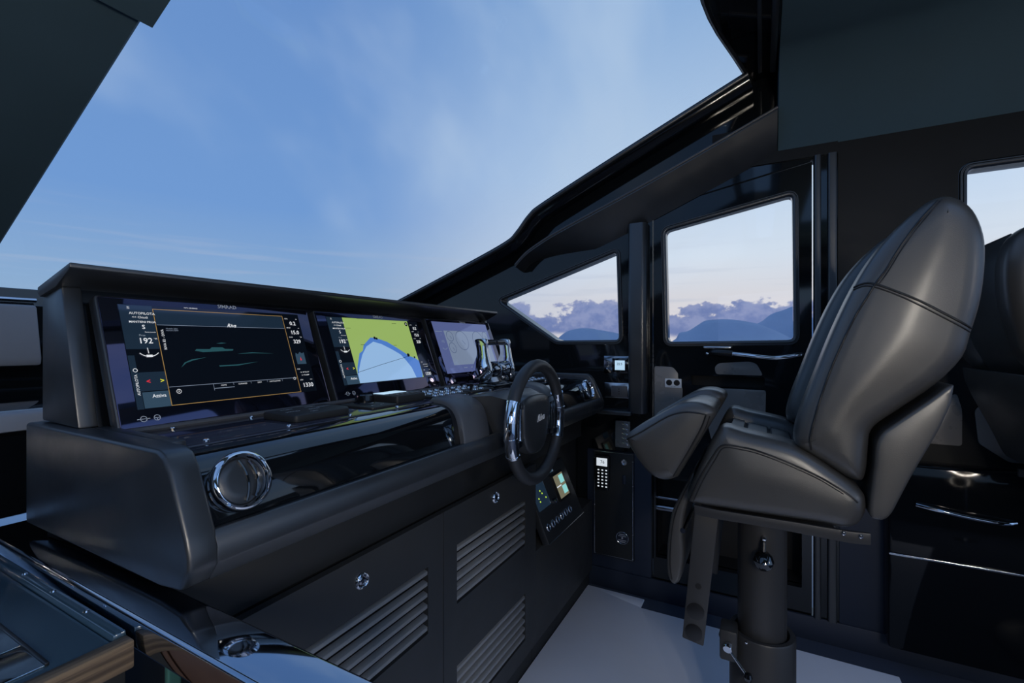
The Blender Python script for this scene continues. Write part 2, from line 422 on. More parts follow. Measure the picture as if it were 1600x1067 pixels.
# window panes and gaskets
def window(name, ol, label, inner=.012):
    g = MB()
    ring = [inset(ol, -inner), inset(ol, -inner - .006)]
    rings = []
    for dd, xx in ((-.002, WX + .012), (-.002, WX - .006), (-.006, WX - .010), (-.011, WX - .010), (-.013, WX - .004), (-.016, WX - .004), (-.018, WX - .009), (-.021, WX - .009), (-.023, WX), (-.023, WX + .012)):
        rings.append([(xx, a, b) for a, b in inset(ol, dd)])
    g.loft(rings, closed=True)
    o = struct(g.build(name, 'satin_black', smooth=50), label)
    MB().extrude(inset(ol, -.004), X_, WX + .02, WX + .026).build('pane', 'pane_glass', o, smooth=None)
    return o
window('window_1', w1, 'raked triangular side window beside the console')
window('window_2', w2, 'tall side door window with rounded corners')
window('window_3', w3, 'side window behind the helm seat')
window('window_4', w4, 'aft side window')
# pillar between window and door, door jamb strips, ledge
struct(MB().extrude(rounded([(2.262, .565), (2.262, .505), (2.275, .490), (WX, .488), (WX, .576), (2.27, .576)], .008), lambda a, b, h: (a, b, h), .905, 1.83, .003).build('trim_1', 'satin_black'), 'black wall pillar between the side windows')
for i, (y, wd) in enumerate(((-.205, .012), (-.256, .016))):
    struct(MB().extrude(rounded([(WX - .022, y - wd), (WX - .022, y + wd), (WX, y + wd), (WX, y - wd)], .008), lambda a, b, h: (a, b, h), .1, 2.03 if i else 2.03).build('trim_%d' % (i + 2), 'satin_black'), 'vertical door jamb strip, %s one' % ('aft' if i else 'forward'))
struct(MB().prism([(.557, .893), (.82, .893), (.82, .915), (.557, .915)], 2.245, WX, .006).build('trim_4', 'satin_black'), 'short black ledge under the wall plates')
struct(MB().prism([(-3.3, .0), (.79, .0), (.79, .10), (-3.3, .10)], WX - .012, WX, .004).build('baseboard_right', 'base_blue'), 'dark blue skirting along the starboard wall')
struct(MB().box(WX - .006, WX, .475, .80, .10, .70, .001).box(WX - .006, WX, -3.3, -.28, .10, .70, .001).build('trim_9', 'base_blue'), 'dark blue lower wall lining')

struct(MB().plate([(-3.3, .70), (-.275, .70), (-.275, 2.3), (-3.3, 2.3)], [inset(w3, -.026), inset(w4, -.026)], X_, WX - .006, WX).build('trim_19', 'lining_black', smooth=30), 'matt black lining around the aft side windows')
struct(MB().box(WX - .008, WX, -.275, .20, 2.03, 2.20).build('trim_20', 'lining_black'), 'matt black lining above the door')
# windscreen frame: gloss beam along the sloping starboard edge, strip and coving below it
edge = catmull([(2.235, 2.25, 1.425), (2.235, 1.938, 1.535), (2.235, 1.50, 1.695), (2.235, 1.235, 1.798), (2.235, 1.165, 1.848), (2.235, 1.09, 1.930), (2.235, 1.0, 1.985), (2.235, .6, 2.165), (2.235, .062, 2.399)], 5, closed=False)
def sweep_edge(path, prof):
    P = [Vector(p) for p in path]; rings = []
    for i in range(len(P)):
        t = (P[min(i + 1, len(P) - 1)] - P[max(i - 1, 0)]).normalized(); w = Vector((1, 0, 0)); n = w.cross(t).normalized()
        if n.z < 0: n = -n
        rings.append([P[i] + w * a + n * b for a, b in prof])
    return MB().loft(rings)
struct(sweep_edge(edge, rounded([(-.035, 0), (.05, 0), (.05, -.07), (-.01, -.07), (-.03, -.035)], .008)).build('trim_5', 'beam_black', smooth=50), 'gloss black beam along the windscreen edge')
struct(sweep_edge(edge, rounded([(-.062, -.022), (-.030, -.010), (-.030, -.034), (-.056, -.036)], .006)).build('trim_6', 'satin_black', smooth=50), 'slim rail inside the windscreen beam')
strip = catmull([tuple(atX(u, v, 2.225)) for u, v in [(1215, 171), (1100, 238), (1000, 295), (880, 360), (845, 381), (822, 398), (806, 416)]], 5, closed=False)
cov = MB(); rings = []
for p in strip:
    q = Vector(p)
    k = min(1, max(.15, (1.20 - q.y) / .45))
    rings.append([q + Vector((.0, 0, .012)), q + Vector((-.008, 0, .006)), q + Vector((-.008, 0, -.006)), q + Vector((.012, 0, -.04 * k)), q + Vector((.045, 0, -.10 * k)), q + Vector((.094, 0, -.15 * k)), q + Vector((.094, 0, .012))])
struct(cov.loft(rings).build('trim_7', 'satin_black', smooth=25), 'coved trim sloping above the side windows')
struct(MB().tube([Vector(p) + Vector((-.008, 0, .006)) for p in strip], .006, 8).build('trim_8', 'satin_grey'), 'slim pale edge strip of the coved trim')

# windscreen panes, centre mullion, header, dash
def ws(y): return 1.432 + (2.2 - y) * .466
def slab(x0, x1, y0, y1, lo, hi): return MB().extrude([(y0, ws(y0)), (y1, ws(y1))][:2] + [(y1, ws(y1) + hi), (y0, ws(y0) + hi)], lambda a, b, h: (h, a, b + lo), x0, x1)
o = struct(slab(.44, 2.42, .05, 2.25, 0, .012).build('window_5', 'pane_glass', smooth=None), 'large raked starboard windscreen pane')
o = struct(slab(-1.85, .27, .05, 2.25, 0, .012).build('window_6', 'pane_glass', smooth=None), 'raked port windscreen pane')
mul = []
def mprof(y0, y1, x0, x1, dn):
    return MB().loft([[(x0, y, ws(y) + .03), (x1, y, ws(y) + .03), (x1, y, ws(y) - .012), (x1 - .012, y, ws(y) - dn), (x0 + .012, y, ws(y) - dn), (x0, y, ws(y) - .012)] for y in (y0, y1)])
struct(mprof(1.10, 2.25, .25, .482, .035).build('trim_10', 'headliner'), 'wide black centre mullion of the windscreen')
struct(mprof(.05, 1.10, .25, .500, .05).build('trim_11', 'headliner'), 'upper step of the windscreen mullion')
hp = [(-1.9, .19), (1.70, .184), (1.80, .172), (1.906, .152), (2.1, .105), (2.30, .060), (2.42, .03), (2.42, -.30), (-1.9, -.30)]
added_sky_hole = rounded([(.30, .135), (1.66, .135), (1.70, .10), (1.70, -.02), (1.66, -.055), (.30, -.055)], .02)  # added openings: extra sky light and a sky reflection for the left display
XY_ = lambda a, b, h: (a, b, h)
struct(MB().plate(hp, [added_sky_hole, rounded([(-1.6, .135), (.10, .135), (.10, -.10), (-1.6, -.10)], .02)], XY_, 2.41, 2.50).build('trim_12', 'gloss_black', smooth=30), 'gloss black windscreen header with narrow added light openings')
struct(MB().tube([(a, b - .012, 2.41) for a, b in hp[:7]], .009, 8).build('trim_13', 'satin_black'), 'rounded inner lip of the header')
struct(MB().box(1.72, 2.24, -.052, -.030, 2.385, 2.41, .004).box(1.72, 2.24, .0, .014, 2.395, 2.41, .003).build('trim_14', 'satin_black'), 'roller blind track under the header')
cl = [(1.30, 2.39), (2.04, 2.39), (2.10, 2.375), (2.19, 2.30), (2.262, 2.19), (WX, 2.06), (WX + .06, 2.06), (WX + .06, 2.5), (1.30, 2.5)]
ce = struct(MB().extrude(cl, lambda a, b, h: (a, h, b), -3.4, -.060, .004).build('ceiling', 'headliner', smooth=40), 'dark padded headliner curving down at the side')
added_roof_hole = rounded([(-1.0, -2.3), (.95, -2.3), (.95, -.32), (-1.0, -.32)], .05)  # added unseen roof opening that lets more sky light into the cabin
MB().plate([(-1.9, -3.4), (1.30, -3.4), (1.30, -.110), (-1.9, -.110)], [added_roof_hole], XY_, 2.39, 2.5).build('added_opening_surround', 'headliner', ce, 30)
struct(MB().tube([(-1.85, 2.166, 1.392), (.62, 2.166, 1.392)], .007, 8).build('trim_18', 'chrome'), 'bright strip below the windscreen')
# dash between console and windscreen
struct(MB().prism([(2.28, 1.0), (2.28, 1.432), (2.20, 1.432), (2.17, 1.372), (2.10, 1.372), (2.10, 1.0)], -1.85, 2.31, .004).build('wall_front', 'gloss_black'), 'black bulkhead under the windscreen')
struct(MB().prism([(2.10, 1.176), (2.10, 1.372), (2.085, 1.368), (2.045, 1.20), (2.05, 1.176)], -1.85, .60, .008).build('trim_15', 'dash_grey'), 'grey padded band below the windscreen')
struct(MB().prism([(1.47, .86), (2.10, .86), (2.10, 1.10), (1.47, 1.095)], -1.85, 2.31, .01).build('trim_16', 'gloss_black'), 'gloss black dash shelf')
struct(MB().prism([(1.47, 1.05), (1.47, 1.098), (1.455, 1.09), (1.44, 1.055)], -1.85, .60, .004).build('trim_17', 'dash_grey'), 'grey padded lip of the dash shelf')
# port wall, out of frame, with its windows
pw = [(-3.3, 0), (2.25, 0), (2.25, 1.45), (.05, 2.45), (-3.3, 2.45)]
struct(MB().plate(pw, [rounded([(-.6, 1.26), (.5, 1.26), (.5, 1.85), (-.6, 1.9)], .03), rounded([(-2.9, 1.26), (-.9, 1.26), (-.9, 1.9), (-2.9, 1.9)], .03)], X_, -1.92, -1.85).build('wall_left', 'gloss_wall', smooth=30), 'port cabin wall')

# ------------------------------------------------------------------ added fill lamps that brighten the cabin (unseen, behind the camera)
def fill_lamp(x, y, z, watts, label):
    t = thing('fill_lamp', label, 'lamp', (x, y, 0), 'added fill lamps')
    MB().lathe([(0, 0), (.14, 0), (.14, .012), (.03, .022), (.012, .04), (0, .04)], (x, y, 0), (0, 0, 1), 32).build('base', 'steel', t)
    MB().tube([(x, y, .03), (x, y, z - .16)], .010, 12).build('fill_lamp_pole', 'steel', t)
    MB().lathe([(0, -.16), (.07, -.15), (.12, -.10), (.145, -.02), (.145, .02), (.12, .10), (.07, .15), (0, .16)], (x, y, z), (0, 0, 1), 32).build('fill_lamp_globe', 'fill_lamp_glow', t, 80)
    L = bpy.data.lights.new('fill_lamp_bulb', 'POINT'); L.shadow_soft_size = .17; L.energy = watts; L.color = (1, .91, .80)
    lo = bpy.data.objects.new('fill_lamp_bulb', L); COL.objects.link(lo); lo.parent = t; lo.location = (0, 0, z)
fill_lamp(-.60, -.74, 1.36, 310, 'added unseen fill lamp with a round white shade, nearer the helm')
fill_lamp(.45, -2.7, 1.50, 45, 'added unseen fill lamp with a round white shade, far aft')

# ================================================================== HELM SEAT
def make_seat():
    base = Vector((1.51, 0, .008))
    t = thing('helm_chair', 'black leather helm seat on a pedestal, facing the steering wheel', 'chair', base, 'leather helm seats')
    XN = 1.25; XF = 1.77; N1 = 1.375; F1 = 1.645
    prof_px = [(1245, 699), (1243, 678), (1254, 639), (1272, 594), (1290, 549), (1311, 500), (1336, 449), (1366, 400), (1402, 357), (1440, 322), (1464, 305), (1486, 299), (1510, 305), (1531, 322), (1545, 350), (1551, 385), (1548, 437), (1540, 480), (1527, 521), (1513, 560), (1470, 603), (1420, 637), (1377, 665), (1366, 678), (1363, 690), (1360, 730), (1355, 752), (1346, 757), (1326, 751), (1290, 728), (1262, 711)]
    bp = yzs(prof_px, XN)
    bpf = catmull(bp, 3)
    back = MB().pillow(bpf, XN, N1, .042, .014).build('side_bolster', 'leather', t, 60)
    MB().pillow(bpf, F1, XF, .042, .012).build('side_bolster', 'leather', t, 60)
    # centre panel of the backrest, set back between the bolsters
    fr = yzs([(1250, 700), (1248, 678), (1256, 639), (1274, 594), (1292, 549), (1313, 500), (1338, 449), (1368, 400), (1404, 357), (1442, 322), (1468, 306)], XN)
    fr = [(y - .032, z) for y, z in fr]
    bk = yzs([(1500, 312), (1527, 345), (1533, 400), (1522, 470), (1500, 545), (1440, 625), (1370, 675), (1356, 745), (1300, 728)], XN)
    cp = catmull(fr + bk, 3)
    cpan = MB().pillow(cp, N1 - .012, F1 + .012, .022, 0).build('back_panel', 'leather', t, 60)
    # hard rear shell
    sp = yzs([(1492, 600), (1487, 632), (1468, 672), (1425, 744), (1394, 803), (1382, 814), (1362, 811), (1358, 800), (1361, 768), (1366, 730), (1369, 694), (1378, 676), (1420, 647), (1458, 621), (1480, 604)], XN + .008)
    MB().pillow(rounded(sp, .012, 3), XN + .006, XF - .006, .007, .006, 3).build('rear_shell', 'leather', t, 60)
    # seat cushion: two side bolsters and a ribbed centre
    sc = yzs([(1074, 770), (1073, 784), (1082, 791), (1117, 797), (1200, 810), (1279, 822), (1318, 830), (1342, 826), (1354, 810), (1357, 793), (1349, 771), (1305, 737), (1250, 702), (1205, 688), (1160, 677), (1132, 669), (1116, 680), (1098, 715)], XN)
    scf = catmull(sc, 3)
    MB().pillow(scf, XN, N1, .034, .010).build('cushion_bolster', 'leather', t, 60)
    MB().pillow(scf, F1, XF, .034, .010).build('cushion_bolster', 'leather', t, 60)
    top = yzs([(1132, 669), (1160, 677), (1205, 688), (1250, 702), (1305, 737)], XN)
    top = catmull([(y, z - .035) for y, z in top], 9, closed=False)
    rib = []
    for i, (y, z) in enumerate(top):
        rib.append((y, z + (.0055 if (i % 9) not in (0,) else -.005)))
    lo = yzs([(1340, 800), (1318, 828), (1200, 808), (1090, 790), (1085, 770), (1112, 715)], XN)
    cc = rib + lo
    MB().pillow(cc, N1 - .01, F1 + .01, .012, 0).build('cushion_centre', 'leather', t, 40)
    # front roll that flips up
    nb = yzs([(976, 683), (978, 694), (986, 708), (1000, 729), (1015, 745), (1034, 753), (1053, 750), (1062, 740), (1093, 690), (1111, 660), (1117, 646), (1108, 635), (1086, 629), (1064, 631), (1040, 642), (1008, 660), (986, 673)], XN)
    nbf = catmull(nb, 3)
    MB().pillow(nbf, XN, 1.405, .030, .010).build('front_roll', 'leather', t, 60)
    MB().pillow(nbf, 1.615, XF, .030, .010).build('front_roll', 'leather', t, 60)
    cyy = sum(a for a, b in nbf) / len(nbf); czz = sum(b for a, b in nbf) / len(nbf)
    MB().pillow([(cyy + (a - cyy) * .9, czz + (b - czz) * .9 - .006) for a, b in nbf], 1.395, 1.625, .016, 0).build('front_roll', 'leather', t, 60)
    # hinged leg pad under the roll
    fp = yzs([(1083, 738), (1074, 752), (1060, 778), (1049, 803), (1043, 840), (1041, 880), (1044, 903), (1053, 914), (1063, 905), (1068, 870), (1066, 835), (1070, 800), (1084, 755)], XN + .05)
    MB().pillow(catmull(fp, 3), XN + .05, XF - .05, .010, 0).build('leg_pad', 'leather', t, 60)
    # seams: twin stitched lines drawn onto the surfaces
    def seam(px, ob, w=.0022, x=XN, both=True):
        bv = bvh_of(ob); off = Vector(base); P = []
        for u, v in catmull(px, 6, closed=False):
            p = atX(u, v, x); d = (p - EYE).normalized(); h = bv.ray_cast(EYE - off, d)
            if h[0] is not None and (h[0] + off - p).length < .12: P.append(h[0] + off + h[1] * .0004)
        if len(P) > 3: MB().tube(P, w, 6).build('seam', 'leather_seam', t if ob is None else ob, 60)
    seam([(1466, 314), (1436, 346), (1405, 388), (1384, 422), (1368, 443), (1355, 464), (1336, 495), (1318, 532), (1299, 575), (1283, 620), (1273, 654), (1266, 684), (1267, 702)], back, .0024)
    seam([(1335, 449), (1350, 443), (1368, 444), (1400, 455), (1437, 470), (1480, 492), (1510, 508), (1526, 520)], back, .0024)
    seam([(1334, 453), (1350, 447), (1368, 449), (1400, 460), (1435, 476), (1478, 498), (1508, 514), (1524, 526)], back, .0016)
    seam([(1472, 312), (1440, 348), (1410, 388), (1389, 422), (1374, 443)], back, .0012)
    cb = [o for o in t.children if o.name.startswith('cushion_bolster')][0]
    seam([(1078, 782), (1095, 745), (1113, 715), (1129, 696), (1160, 699), (1185, 705), (1230, 722), (1280, 745), (1320, 769), (1340, 785)], cb, .0022)
    seam([(1084, 782), (1100, 748), (1117, 719), (1131, 700), (1160, 703), (1185, 709), (1230, 726), (1280, 749), (1318, 772)], cb, .0014)
    fb = [o for o in t.children if o.name.startswith('front_roll')][0]
    seam([(980, 686), (1000, 676), (1020, 664), (1045, 650), (1068, 644), (1088, 645), (1103, 648)], fb, .0022)
    seam([(1103, 648), (1096, 668), (1080, 697), (1064, 724), (1052, 744)], fb, .0022)
    seam([(1109, 650), (1101, 671), (1085, 700), (1069, 727), (1056, 748)], fb, .0016)
    lp = [o for o in t.children if o.name.startswith('leg_pad')][0]
    seam([(1078, 752), (1062, 785), (1054, 808), (1049, 840), (1047, 880), (1050, 905)], lp, .0016, XN + .05)
    # base plate with bolts
    bq = yzs([(1084, 789), (1120, 797), (1240, 816), (1330, 831), (1361, 834), (1361, 852), (1330, 849), (1200, 824), (1125, 812), (1086, 804)], XN + .012)
    MB().prism(bq, XN + .012, XN + .022, .001).prism(bq, XF - .022, XF - .012, .001).box(XN + .02, XF - .02, -.15, .12, .806, .816, .002).build('base_plate', 'powder_black', t)
    for u, v in ((1318, 833), (1345, 838)):
        p = atX(u, v, XN + .012); MB().lathe([(0, -.004), (.004, -.003), (.0055, 0), (.0055, .004)], p, (1, 0, 0), 12).build('bolt', 'chrome', t)
    # foot-rest arms with pads and a bar between
    for k, xx in enumerate((XN + .045, XF - .055)):
        aq = rounded(yzs([(1086, 792), (1122, 797), (1122, 815), (1099, 1010), (1066, 996)], XN + .045), .004)
        arm = MB().prism(aq, xx, xx + .010, .0015).build('footrest_arm', 'powder_black', t)
        for u, v, r in ((1091, 916, .0075), (1087, 955, .0215), (1084, 988, .0215)):
            p = atX(u, v, XN + .045); p.x = xx if k == 0 else xx + .010
            if r < .01: MB().lathe([(0, .0012), (r, .0012), (r, -.001), (0, -.001)], p, (-1, 0, 0), 16).build('slot', 'deep_black', arm)
            else: MB().lathe([(0, .003), (r * .8, .003), (r, .002), (r, -.001)], p, (-1 if k == 0 else 1, 0, 0), 24).build('end_disc', 'rubber', arm)
    for z in (.75, .70): MB().tube([(XN + .05, .185 - (.75 - z), z), (XF - .05, .185 - (.75 - z), z)], .007, 10).build('hinge_rod', 'dark_chrome', t)
    # telescopic pedestal
    cx, cy = 1.51, .0
    MB().lathe([(.0, .40), (.0625, .40), (.0625, .76), (.075, .775), (.10, .80), (.10, .81), (.0, .81)], (cx, cy, 0), (0, 0, 1), 48).build('post', 'powder_black', t)
    MB().lathe([(.20, .008), (.20, .016), (.19, .022), (.100, .03), (.0845, .045), (.0845, .425), (.082, .430), (.070, .430), (.067, .425), (.067, .39), (.0, .39)], (cx, cy, 0), (0, 0, 1), 48).build('sleeve', 'powder_black', t)
    # release knob on the post
    k0 = atX(1193, 846, cx - .065); k1 = atX(1193, 876, cx - .085)
    kn = MB().tube([k0 + Vector((.02, 0, .004)), k0 + Vector((-.012, 0, 0)), k1 + Vector((0, 0, .02))], .006, 10).build('release_lever', 'rubber', t)
    MB().lathe([(0, -.026), (.012, -.024), (.021, -.015), (.026, 0), (.021, .015), (.012, .024), (0, .026)], k1, (0, 0, 1), 24).build('knob', 'gloss_black', kn)
    p = atX(1194, 842, cx - .074); MB().lathe([(0, -.004), (.005, -.003), (.006, .0), (.006, .012)], p, (1, 0, 0), 12).build('bolt', 'chrome', kn)
    # clamp with cranked handle
    c0 = Vector((cx - .045, .088, .428)); c1 = atX(1137, 1012, cx - .09); c2 = atX(1169, 1058, cx - .12)
    cl = MB().box(cx - .085, cx - .02, .06, .105, .36, .445, .006).build('clamp', 'powder_black', t)
    MB().tube([c1 + Vector((.05, .0, .028)), c1 + Vector((.0, 0, .0))], .009, 14).lathe([(0, -.003), (.011, -.003), (.012, 0), (.012, .012), (0, .012)], c1 + Vector((-.006, 0, 0)), (1, -.1, .3), 20).build('clamp_boss', 'chrome', cl)
    MB().tube([c1, c2], .0035, 10).build('clamp_handle', 'chrome', cl)
    MB().lathe([(0, -.012), (.008, -.009), (.011, 0), (.008, .009), (0, .012)], c2, (0, 0, 1), 16).build('handle_ball', 'gloss_black', cl)
    MB().lathe([(0, -.014), (.010, -.010), (.013, 0), (.010, .010), (0, .014)], c1 + Vector((.02, .012, .02)), (0, 0, 1), 16).build('handle_ball', 'gloss_black', cl)
    p = atX(1166, 1004, cx - .078); MB().lathe([(0, -.003), (.003, -.002), (.0035, 0), (.0035, .01)], p, (1, 0, 0), 10).build('bolt', 'chrome', t)
    return t
seat = make_seat()
def copy_tree(o, parent=None):
    c = o.copy(); COL.objects.link(c); c.parent = parent
    for ch in list(o.children): copy_tree(ch, c)
    return c
s2 = copy_tree(seat); s2.location = (1.90, -.955, .008); s2.rotation_euler = (0, 0, math.pi)
s2['label'] = 'black leather seat behind the helm seat, turned away aft, cut off by the frame'

# ================================================================== HELM CONSOLE
con = thing('helm_console', 'long black helm console carrying three display screens', 'console', (1.27, .95, .785))
x0, x1 = .34, 2.20
endp = [(1.24, 1.097), (.755, 1.097), (.738, 1.090), (.722, 1.069), (.700, 1.023), (.683, .988), (.674, .962), (.674, .940), (.695, .911), (.75, .905), (1.24, .905)]
MB().prism(endp, x0, .382, .006, 3).build('end_panel', 'satin_black', con)
MB().prism(endp, 2.165, x1, .006, 3).build('end_panel', 'satin_black', con)
MB().box(.380, .402, .800, 1.24, 1.04, 1.0965, .003).build('tray_border', 'satin_black', con)
rail = [(.712, .974), (.696, .983), (.685, .984), (.679, .976), (.674, .960), (.674, .940), (.695, .911), (.75, .905), (.80, .905), (.80, .974)]
MB().prism(rail, .378, 2.17, .002).build('front_rail', 'satin_black', con)
gl = catmull([(.703, .972), (.709, 1.000), (.719, 1.033), (.733, 1.056), (.752, 1.071), (.780, 1.079), (.812, 1.081)], 4, closed=False)
MB().prism(gl + [(.812, 1.02), (.72, .972)], .380, 2.168).build('gloss_fascia', 'gloss_black', con, 60)
MB().box(.372, 2.195, .80, 1.235, .90, 1.06).build('carcass', 'soft_black', con)
MB().box(.372, 2.195, .79, 1.24, .786, .905, .003).build('apron', 'soft_black', con)
MB().box(.404, 2.160, .812, 1.05, 1.06, 1.083, .0015).build('instrument_tray', 'tray', con)
MB().tube([(.40, 1.012, 1.087), (2.16, 1.012, 1.087)], .006, 8).build('tray_rail', 'satin_grey', con)
SCREW = None
for i in range(11):
    for y in (.826, .996):
        x = .425 + i * .155 + (.05 if y > .9 else .02)
        if x > 2.1: continue
        if SCREW is None:
            SCREW = MB().lathe([(0, .0045), (.0035, .0045), (.0048, .003), (.0048, 0)], (0, 0, 0), (0, 0, 1), 10).build('tray_screw', 'chrome', con, local=True); o = SCREW
        else: o = SCREW.copy(); COL.objects.link(o)
        o.location = Vector((x, y, 1.083)) - con.location
# soft straps over the fascia either side of the wheel column
def strap(xa, xb, fl):
    path = catmull([(.690, .978), (.692, .996), (.705, 1.035), (.722, 1.062), (.750, 1.081), (.790, 1.090), (.825, 1.091)], 5, closed=False)
    rings = []
    for k, (y, z) in enumerate(path):
        s = k / (len(path) - 1); a = xa + fl * s; b = xb + fl * s * 1.15
        rings.append([(a, y + .012, z - .012), (a, y, z - .003), (a + .006, y - .003, z + .003), (b - .006, y - .003, z + .003), (b, y, z - .003), (b, y + .012, z - .012)])
    MB().loft(rings).build('fascia_strap', 'satin_grey', con, 50)
strap(1.012, 1.140, .035); strap(1.525, 1.640, .03)
# hood over the displays
MB().prism([(1.222, 1.10), (1.222, 1.352), (1.136, 1.354), (1.062, 1.097)], .358, .388, .004).build('hood_cheek', 'satin_black', con)
MB().prism([(1.222, 1.10), (1.222, 1.352), (1.136, 1.354), (1.062, 1.097)], 1.832, 1.858, .004).build('hood_cheek', 'satin_black', con)
MB().prism([(1.079, 1.3925), (1.0785, 1.383), (1.086, 1.378), (1.140, 1.352), (1.215, 1.337), (1.224, 1.346), (1.224, 1.356)], .352, 1.862, .002).build('hood_visor', 'satin_black', con)
MB().prism([(1.055, 1.08), (1.150, 1.352), (1.222, 1.352), (1.222, 1.08)], .386, 1.834).build('hood_back', 'gloss_black', con)
# round air vents
def vent(c, n, r, label):
    n = Vector(n).normalized(); c = Vector(c)
    ring = MB().lathe([(r * .76, -.004), (r * .80, .008), (r * .88, .0145), (r * .95, .0130), (r, .006), (r * 1.0, -.004), (r * .9, -.012)], c, n, 48).build('air_vent', 'chrome', con, 70, label=label)
    MB().lathe([(0, .0035), (r * .4, .004), (r * .7, .003), (r * .775, -.001), (r * .775, -.006), (0, -.006)], c, n, 40).build('vent_disc', 'satin_black', ring, 60)
    u = Vector((1, 0, 0)); w = n.cross(u).normalized()
    if w.z < 0: w = -w
    for k in (.02, .38):
        P = []
        for j in range(-6, 7):
            q = j / 6; x = (k + .22 * (1 - q * q)) * r * .9; y = q * math.sqrt(max(.02, .56 - (k * .9) ** 2)) * r * .93
            P.append(c + u * x + w * y + n * .0045)
        MB().tube(P, .0022, 6).build('vent_vane', 'gloss_black', ring)
pv = atY(376, 752, .712); vent((pv.x, .713, pv.z), (0, -1, .36), .046, 'chrome ringed round air vent at the near end')
vent((2.065, .713, 1.032), (0, -1, .36), .046, 'chrome ringed round air vent at the far end')
# steering column housing
MB().loft([[(1.155, .79, 1.085), (1.44, .79, 1.085), (1.44, .79, .97), (1.155, .79, .97)],
           [(1.165, .70, 1.094), (1.43, .70, 1.094), (1.40, .69, .955), (1.20, .69, .955)],
           [(1.185, .655, 1.082), (1.41, .655, 1.082), (1.375, .655, .965), (1.225, .655, .965)]]).build('column_housing', 'satin_black', con, 30)

# ================================================================== DISPLAYS
SL = math.hypot(.098, .252); SU = Vector((0, .098 / SL, .252 / SL)); SN = Vector((0, -.252 / SL, .098 / SL)); SO = Vector((0, 1.027, 1.083))
def sp(x, s, n=0.0): return SO + Vector((x, 0, 0)) + SU * s + SN * n
def onS(u, v):
    p = hit(SN, SO, u, v); return p.x, (p.z - 1.083) / .252 * SL
z3 = lambda x, y: onS(460 + x * 340 / 1577, 450 + y * 340 / 1577)
z2 = lambda x, y: onS(100 + x * 420 / 1600, 440 + y * 420 / 1600)
def flat(pts, n, mb=None):
    mb = mb or MB(); bm = bmesh.new(); vs = [bm.verts.new(sp(x, s, n)) for x, s in pts]
    f = bm.faces.new(vs); f.normal_update()
    if f.normal.dot(SN) < 0: f.normal_flip()
    bmesh.ops.triangulate(bm, faces=[f]); mb.bm(bm); bm.free(); return mb
def rect(xa, xb, sa, sb, n, mb=None): return flat([(xa, sa), (xb, sa), (xb, sb), (xa, sb)], n, mb)
def line(pts, w, n, mb=None, closed=False):
    mb = mb or MB(); N = len(pts)
    for i in range(N if closed else N - 1):
        a = Vector(pts[i]); b = Vector(pts[(i + 1) % N]); d = (b - a).normalized(); q = Vector((-d.y, d.x)) * w / 2
        e = d * w / 2
        flat([tuple(a - e + q), tuple(b + e + q), tuple(b + e - q), tuple(a - e - q)], n, mb)
    return mb
def frame(xa, xb, sa, sb, w, n, mb=None): return line([(xa, sa), (xb, sa), (xb, sb), (xa, sb)], w, n, mb, True)
def tx(mb, s, size, x, y, n=.0202, align='CENTER', shear=0, off=0.0, rot=False):
    if rot: return mb.text(s, size, sp(x, y, n), SU, (-1, 0, 0), align, shear, off)
    return mb.text(s, size, sp(x, y, n), (1, 0, 0), SU, align, shear, off)
def circ(x, s, r, k=24, a0=0, a1=360): return [(x + r * math.cos(math.radians(a0 + (a1 - a0) * i / k)), s + r * math.sin(math.radians(a0 + (a1 - a0) * i / k))) for i in range(k + (0 if a1 - a0 == 360 else 1))]
N0, N1_, N2_, N3_ = .0186, .0190, .0194, .0199
def display(xa, xb, label):
    t = thing('chart_display', label, 'display', sp((xa + xb) / 2, 0, 0), 'wide touch displays under the hood')
    s0, s1 = .001, .270
    fn = lambda a, b, h: sp(a, b, h)
    MB().extrude(rounded([(xa, s0), (xb, s0), (xb, s1), (xa, s1)], .006), fn, -.012, .0150, .002).build('housing', 'satin_black', t)
    MB().extrude(rounded([(xa + .003, s0 + .003), (xb - .003, s0 + .003), (xb - .003, s1 - .003), (xa + .003, s1 - .003)], .005), fn, .0148, .0182, .0008).build('cover_glass', 'screen_off', t)
    xm = (xa + xb) / 2
    tx(MB(), 'SIMRAD', .0125, xm + .012, .2605, .0186, off=.0004).build('maker_mark', 'legend_white', t, None)
    ic = line(circ(xa + .040, .0185, .0052, 16), .0012, .0186, None, True); line([(xa + .030, .0185), (xa + .050, .0185)], .0012, .0186, ic)
    line(circ(xa + .062, .0185, .0052, 16), .0013, .0186, ic, True); line([(xa + .057, .0185), (xa + .067, .0185)], .0012, .0186, ic); line([(xa + .062, .0185), (xa + .062, .0140)], .0012, .0186, ic)
    ic.build('touch_icons', 'legend_white', t, None)
    return t
